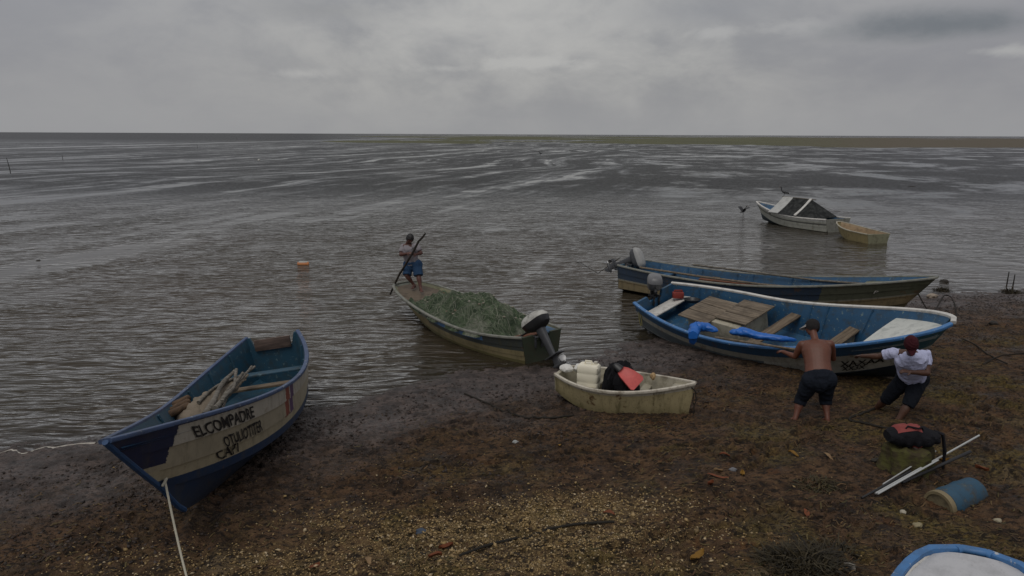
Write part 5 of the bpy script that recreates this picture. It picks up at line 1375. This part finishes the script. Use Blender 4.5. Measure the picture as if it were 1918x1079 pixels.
# shoulder strap of the bag hanging to the poles
q0 = bag_pt(.97, 1.2, .0); inv_ = lambda v: Vector(((v.x - bagr.location.x) / .74, (v.y - bagr.location.y) / .85, (v.z - bagr.location.z) / .78))
q1 = G(1762, 884, .24); mb = MB()
mb.tube([q0, q0.lerp(inv_(q1), .45) + Vector((.05, 0, .10)), inv_(q1), inv_(q1 + Vector((-.02, -.05, -.22)))], [.03, .055, .06, .035], n=8, flat=.5)
mb.build('strap', m_nyl, bagr)
# poles
pv = [((1612, 949), (1702, 908), .014, 'black', .12), ((1638, 940), (1828, 856), .012, 'wht', .24), ((1642, 942), (1752, 899), .011, 'wht', .18), ((1652, 922), (1748, 880), .009, 'wht', .22), ((1688, 917), (1812, 885), .020, 'black', .20)]
lab = ['black pole whose tip reaches farthest towards the viewer', 'longest pale pole reaching past the black bag', 'shorter pale pole on the viewer side of the bundle', 'thinnest pale pole on the bag side of the bundle', 'thick black pole nearest the blue drum']
grey_t = plain('pale_pole', (0.42, 0.43, 0.42), .45, .4, 0, .2)
for (a, b_, r, mt, dz2), lb in zip(pv, lab):
    A0, B0 = G(*a, dz=.045), G(*b_, dz=dz2); mb = MB()
    mb.tube([A0.lerp(B0, u) for u in np.linspace(0, 1, 7)], r, n=9)
    tag(mb.build('pole', M['black'] if mt == 'black' else grey_t), lb, 'pole', 'poles beside the blue drum')
# blue drum half sunk in the mud, with a tan rim
c = G(1786, 940, -.07); ax = Vector((.86, .42, .06)).normalized(); sd = Vector((0, 0, 1)).cross(ax).normalized(); upv = ax.cross(sd)
dr = empty('plastic_drum', c, (0, 0, 0), 'blue plastic drum lying half buried in the mud', 'drum')
R_ = Matrix((sd, upv, ax)).transposed()
m_drum = paint('faded_blue_plastic', (0.020, 0.068, 0.115), .7, 1.0, (0.05, 0.042, 0.03), (0.08, 0.10, 0.10), 5)
mb = MB(); o_ = Vector((0, 0, .06))
mb.loft([(o_ + ax * t, r, r, 2, R_) for t, r in ((-.20, .175), (-.12, .18), (-.11, .187), (-.08, .187), (-.07, .18), (.12, .18), (.13, .187), (.16, .187), (.17, .18), (.36, .175), (.38, .15))], 30); mb.build('drum_body', m_drum, dr)
mb = MB(); mb.loft([(o_ + ax * t, r, r, 2, R_) for t, r in ((-.205, .15), (-.215, .183), (-.26, .187), (-.285, .183), (-.285, .15), (-.22, .15))], 30, cap=False); mb.build('rim', plain('tan_plastic', (0.20, 0.16, 0.09), .6), dr)
mb = MB(); mb.loft([(o_ + ax * -.270, .155, .155, 2, R_), (o_ + ax * -.272, .12, .12, 2, R_), (o_ + ax * -.255, .11, .11, 2, R_), (o_ + ax * -.255, .02, .02, 2, R_)], 24); mb.build('drum_head', paint('muddy_tan_plastic', (0.17, 0.14, 0.08), .7, .9, (0.04, 0.03, 0.02)), dr)
# ropes on the mud
def rope(pts, r, mat, label, group=None, dz=.012):
    P3 = [Vector(p) if len(p) == 3 else G(*p, dz=dz) for p in pts]
    out = []
    for i in range(len(P3) - 1):
        for u in np.linspace(0, 1, 7)[:-1]:
            a, b_ = P3[max(i - 1, 0)], P3[min(i + 2, len(P3) - 1)]; p1, p2 = P3[i], P3[i + 1]
            out.append(.5 * ((2 * p1) + (p2 - a) * u + (2 * a - 5 * p1 + 4 * p2 - b_) * u * u + (-a + 3 * p1 - 3 * p2 + b_) * u ** 3))
    out.append(P3[-1])
    for q_ in out:
        zz = float(surf_z(np.float64(q_.x), np.float64(q_.y))) + dz
        if q_.z < zz: q_.z = zz
    mb = MB(); mb.tube(out, r, n=6); return tag(mb.build('rope', mat), label, 'rope', group)
rope([(1688, 700), (1660, 752), (1625, 778), (1590, 793), (1640, 808), (1690, 822), (1720, 818)], .018, M['rope_d'], 'dark rope snaking over the mud by the man in white')
rope([(870, 745), (905, 760), (945, 775), (985, 789), (1030, 791), (1075, 786)], .016, M['rope_d'], 'dark rope half sunk in the mud left of the cream skiff')
rope([tuple(W(E_, xs(E_, .99) - .1, 0, 1.0)), tuple(W(E_, xs(E_, .99) + .25, -.1, .6)), (1768, 556), (1785, 566), (1792, 600)], .016, M['rope_d'], 'anchor rope from the long dark blue bow down to the mud')
rope([(1800, 640), (1825, 655), (1850, 672), (1885, 690)], .013, M['rope_d'], 'thin dark rope on the mud right of the white and blue bow')
rope([(1840, 690), (1870, 676), (1918, 670), (1950, 666)], .012, M['rope_d'], 'thin dark rope on the mud at the far right edge')
rope([(860, 1052), (920, 1030), (990, 1008), (1060, 995), (1150, 990)], .014, M['rope_d'], 'dark weed covered rope across the shell gravel')
# dead leaves and rubbish
lf = [(1357, 862, 'rust'), (1345, 893, 'tan'), (1330, 920, 'rust'), (1390, 896, 'ochre'), (1512, 969, 'rust'), (1550, 868, 'tan'), (1140, 976, 'rust'), (815, 1055, 'rust'), (835, 1034, 'rust'), (1305, 1063, 'ochre'), (590, 1070, 'rust'), (1048, 842, 'ochre'), (690, 1060, 'tan'), (1485, 862, 'ochre'), (1838, 890, 'rust'), (1765, 876, 'ochre'), (1700, 824, 'ochre')]
lm = dict(rust=plain('rust_leaf', (0.15, 0.045, 0.017), .7, .3, 0, .4, 30), tan=plain('tan_leaf', (0.22, 0.14, 0.07), .7, .3, 0, .4, 30), ochre=plain('ochre_leaf', (0.20, 0.105, 0.016), .7, .3, 0, .4, 30), pink=plain('pink_leaf', (0.24, 0.11, 0.085), .7, .3, 0, .3, 30))
nm_ = {'rust': 'rust red', 'tan': 'tan', 'ochre': 'ochre', 'pink': 'pale'}
place = ['farthest up the mud above the kelp strip', 'just above the long kelp strip', 'just below the long kelp strip', 'right of the kelp strip', 'alone below the weed patch near the poles', 'lying flat in the mud between the two men and the drum', 'on the pale shell gravel below the skiff', 'at the bottom edge below the gravel', 'just above another at the gravel edge', 'large at the bottom edge right of centre', 'at the bottom edge near the mooring rope', 'left below the cream skiff', 'on gravel at the bottom left of centre', 'on the mud left of the tan leaf below the men', 'right of the drum', 'between the drum and the bag', 'behind the duffel bag']
for i, ((x, y, k), pl_) in enumerate(zip(lf, place)):
    q_ = G(x, y, .018); sz = .075 if (x, y) != (1305, 1063) else .11
    if k == 'pink': sz = .10
    a = i * 1.7; rows = []
    for u in np.linspace(0, 1, 9):
        w_ = sz * .40 * math.sin(PI * min(1, u * .97 + .015)) ** .7; cu_ = .02 * math.sin(u * 4 + i)
        rows.append([((u - .5) * sz * 2, v * w_ * (1 + .15 * math.sin(u * 17 + i)), cu_ + abs(v) * .018 * (1 + math.sin(i))) for v in (-1, -.5, 0, .5, 1)])
    mb = MB(); mb.grid(rows); mb.grid([[(a_, b_, c_ - .002) for a_, b_, c_ in r_] for r_ in rows], flip=True)
    o_ = mb.build('dead_leaf', lm[k]); o_.location = q_; o_.rotation_euler = (.1 * math.sin(i * 3), .12 * math.cos(i * 2), a * .25)
    tag(o_, f'{nm_[k]} dead leaf {pl_}', 'leaf', 'dead leaves on the mud')
# loose stones
stn = [(1868, 978, .035, (0.34, 0.30, 0.21), 'pale round stone on the mud right of the blue drum'), (1718, 992, .04, (0.26, 0.22, 0.13), 'tan stone below the poles'), (1690, 967, .03, (0.36, 0.33, 0.26), 'small whitish stone below the pole tips'), (1588, 1072, .06, (0.22, 0.20, 0.17), 'grey stone at the bottom edge beside the weed clump'), (1822, 806, .10, (0.03, 0.025, 0.02), 'dark stone on the mud beyond the duffel bag'), (1640, 872, .05, (0.035, 0.03, 0.024), 'small dark stone left of the duffel bag'), (1160, 775, .03, (0.30, 0.28, 0.24), 'small white stone by the skiff keel'), (965, 836, .035, (0.30, 0.31, 0.30), 'small bluish white shell stone in the middle mud'), (1372, 888, .04, (0.16, 0.16, 0.17), 'grey stone beside the kelp strip'), (790, 1000, .05, (0.05, 0.065, 0.09), 'bluish dark stone in the gravel'), (1745, 560, .11, (0.28, 0.23, 0.18), 'pinkish stone at the long dark blue bow'), (1860, 612, .08, (0.03, 0.026, 0.022), 'dark stone on the mud right of the white and blue bow')]
for i, (x, y, r, col_, lb) in enumerate(stn):
    lump('stone', G(x, y, r * .3), (r * 1.3, r, r * .75), plain('stone_%d' % i, col_, .75, .3, 0, .3, 25), lb, 'stone', None, i + 2, sub=3, jag=.28)
# kelp strip
mb = MB(); mb.tube([G(1324, 899, .02), G(1333, 901, .03), G(1343, 904, .03), G(1353, 908, .024), G(1364, 907, .03)], [.008, .02, .022, .024, .012], n=8, flat=.35)
tag(mb.build('kelp_strip', lm['rust']), 'long rust coloured kelp strip lying in the open mud', 'kelp')
# dark clump of weed at the bottom edge, bristling
def clump(px, py, r, n, hgt, label, name='weed_clump', cols=None):
    c_ = G(px, py); mb = MB()
    for i in range(n):
        a = RNG.random() * 2 * PI; d = r * math.sqrt(RNG.random()); b0_ = c_ + Vector((math.cos(a) * d, math.sin(a) * d * .7, 0))
        b0_.z = float(surf_z(np.float64(b0_.x), np.float64(b0_.y))) - .01
        h_ = hgt * (1.1 - d / r) * RNG.uniform(.5, 1.2) + .02; lean = Vector((RNG.normal(0, .6), RNG.normal(0, .6), 0)) * (.10 + h_)
        p1 = b0_ + Vector((0, 0, h_ * .7)) + lean * .4; p2 = b0_ + Vector((0, 0, h_)) + lean; p2.z -= h_ * .3 * RNG.random()
        w_ = RNG.uniform(.004, .011); sd_ = Vector((math.cos(a + 1), math.sin(a + 1), 0)) * w_
        mb.v += [tuple(b0_ - sd_), tuple(b0_ + sd_), tuple(p1 - sd_), tuple(p1 + sd_), tuple(p2)]; k = len(mb.v) - 5
        mb.f += [(k, k + 1, k + 3, k + 2), (k + 2, k + 3, k + 4)]
    m_ = rnd_mat(name + '_blades', cols or [(0.008, 0.007, 0.005), (0.03, 0.024, 0.012), (0.06, 0.045, 0.02), (0.02, 0.02, 0.010)], .7, .3)
    o_ = mb.build(name, m_, smooth=False); return tag(o_, label, 'weed')
clump(1500, 1068, .42, 1300, .17, 'dark bristling clump of weed at the bottom edge')
clump(1530, 915, .30, 260, .05, 'low greenish weed patch in the open mud below the men', cols=[(0.05, 0.042, 0.012), (0.07, 0.05, 0.018), (0.03, 0.035, 0.02)])
clump(1420, 795, .22, 160, .05, 'low tan weed patch left of the bare-backed man', cols=[(0.08, 0.05, 0.025), (0.05, 0.035, 0.02)])
clump(1893, 548, .35, 260, .16, 'dark weed at the foot of the stakes on the far mud edge')
clump(1765, 545, .30, 260, .16, 'tangle of dark weed at the long dark blue bow')
clump(1560, 1040, .3, 200, .07, 'sparse dark weed tuft right of the bottom clump')
# stakes in the water and at the mud edge
stk = [(20, 322, 1.6, 'leaning dark stake in the far water at the left edge'), (118, 300, .8, 'short stake in the far water, second from the left'), (370, 278, 1.2, 'thin stake beside the far bright slick'), (443, 262, 2.2, 'farthest stake near the horizon'), (1885, 535, .40, 'left stake of the pair on the far mud edge'), (1897, 536, .34, 'right stake of the pair on the far mud edge')]
m_stk = plain('dark_stake', (0.03, 0.026, 0.022), .8, .2)
for i, (x, y, h_, lb) in enumerate(stk):
    b0_ = on_ground(x, y) if y > 500 else at(x, y, 0.0); b0_ = Vector((b0_.x, b0_.y, -.35)); ln_ = Vector((RNG.normal(0, .07), RNG.normal(0, .04), 0)) if i else Vector((-.16, 0, 0))
    r_ = .022 if y > 400 else .045
    mb = MB(); mb.tube([b0_, b0_ + Vector((0, 0, (h_ + .35) * .5)) + ln_ * h_ * .4, b0_ + Vector((0, 0, h_ + .35)) + ln_ * h_], [r_, r_ * .9, r_ * .6], n=6)
    tag(mb.build('stake', m_stk), lb, 'stake', 'stakes standing in the shallows')
# floats on the water
c = at(568, 495, .01); fl = empty('float', c, (0, 0, .1), 'orange and white float drifting on open water', 'float')
mb = MB(); RX = Matrix.Rotation(PI / 2, 3, 'Y')
mb.loft([((x_, 0, 0), r, r, 2, RX) for x_, r in ((-.20, .03), (-.19, .075), (-.16, .09), (.16, .09), (.19, .075), (.20, .03))], 20); mb.build('float_body', plain('orange_float', (0.45, 0.17, 0.06), .5), fl)
mb = MB(); mb.box((0, 0, .075), (.30, .12, .04)); mb.build('white_top', M['wht'], fl, bevel=.015)
lump('buoy', at(485, 300, .1), (.22, .2, .2), M['wht'], 'tiny white buoy far out on the left water', 'buoy', None, 2, jag=.05)
lump('mud_lump', at(1768, 528, .0), (.16, .12, .07), m_stk, 'dark lump showing above the calm water by the long bow', 'lump', None, 4)
lump('mud_lump', at(1708, 350, .0), (.35, .2, .06), m_stk, 'dark lump far out beyond the awning boat', 'lump', None, 6)
lump('mud_lump', at(72, 489, -.02), (.09, .08, .05), m_stk, 'dark lump in the water at the left', 'lump', None, 5)
def bird(name, loc, yaw, s, label, wings=False):
    r_ = empty(name, loc, (0, 0, yaw), label, 'bird'); r_.scale = (s,) * 3
    m_b = M['black']; mb = MB()
    mb.loft([((-.30, 0, .16), .02, .03, 2, RX), ((-.18, 0, .20), .05, .07, 2, RX), ((0, 0, .25), .10, .10, 2, RX), ((.13, 0, .30), .08, .07, 2, RX), ((.20, 0, .36), .04, .04, 2, RX)], 12)
    mb.tube([(.16, 0, .33), (.22, 0, .44), (.21, 0, .53), (.25, 0, .58)], [.045, .034, .03, .035], n=8); mb.ball((.26, 0, .59), (.05, .036, .036), 10, 7)
    mb.build('bird_body', m_b, r_)
    mb = MB(); mb.tube([(.29, 0, .59), (.42, 0, .57)], [.016, .004], n=6); mb.build('beak', plain('beak_horn', (0.25, 0.16, 0.06), .5), r_)
    for sgn in (1, -1):
        mb = MB()
        if wings: rows = [[(.10 - .04 * u, sgn * (.07 + .55 * u), .30 + .28 * math.sin(u * 2.2)), (-.16 - .10 * u, sgn * (.07 + .5 * u), .26 + .25 * math.sin(u * 2.2))] for u in np.linspace(0, 1, 6)]
        else: rows = [[(.12 - .40 * u, sgn * (.085 - .03 * u), .31 - .08 * u), (.10 - .42 * u, sgn * (.10 - .05 * u), .20 - .03 * u)] for u in np.linspace(0, 1, 6)]
        mb.grid(rows); mb.grid([[(a_, b_ - sgn * .012, c_) for a_, b_, c_ in q_] for q_ in rows], flip=True); mb.build('wing', m_b, r_)
        mb = MB(); mb.tube([(0, sgn * .035, .18), (.01, sgn * .035, .0), (.05, sgn * .035, .0)], .009, n=5); mb.build('leg', m_b, r_)
bird('seabird', W(Fb, .80, 0, 1.60), 2.6, .75, 'black seabird perched on the awning ridge end')
bird('seabird', at(1392, 402, .02), .4, .8, 'black seabird with raised wings left of the awning boat', True)
bird('seabird', at(1012, 290, .0), 2.9, 1.4, 'dark seabird standing far out in the middle shallows')
# thin lines running from the raised motor
mb = MB(); a0 = W(E_, -.5 * qE['L'] - .3, .1, .95)
pts_ = [a0, at(1120, 512, .25), at(1100, 500, .12), at(1088, 492, .02), at(1060, 488, -.05)]
mb.tube(pts_, .010, n=5); tag(mb.build('anchor_line', M['rope_d']), 'thin anchor line running out from the long dark blue stern', 'rope')
mb = MB(); pts_ = [W(D, -.5 * qD['L'] + .15, -.62, .78), W(D, -.5 * qD['L'] + .16, -.70, .50), W(D, -.5 * qD['L'] + .18, -.71, .28), W(D, -.5 * qD['L'] + .22, -.70, .30), W(D, -.5 * qD['L'] + .2, -.66, .72)]
mb.tube(pts_, .013, n=6); tag(mb.build('rope_loop', plain('yellow_rope', (0.30, 0.26, 0.10), .8)), 'yellowish rope loop hanging from the stern corner of the large blue boat', 'rope')
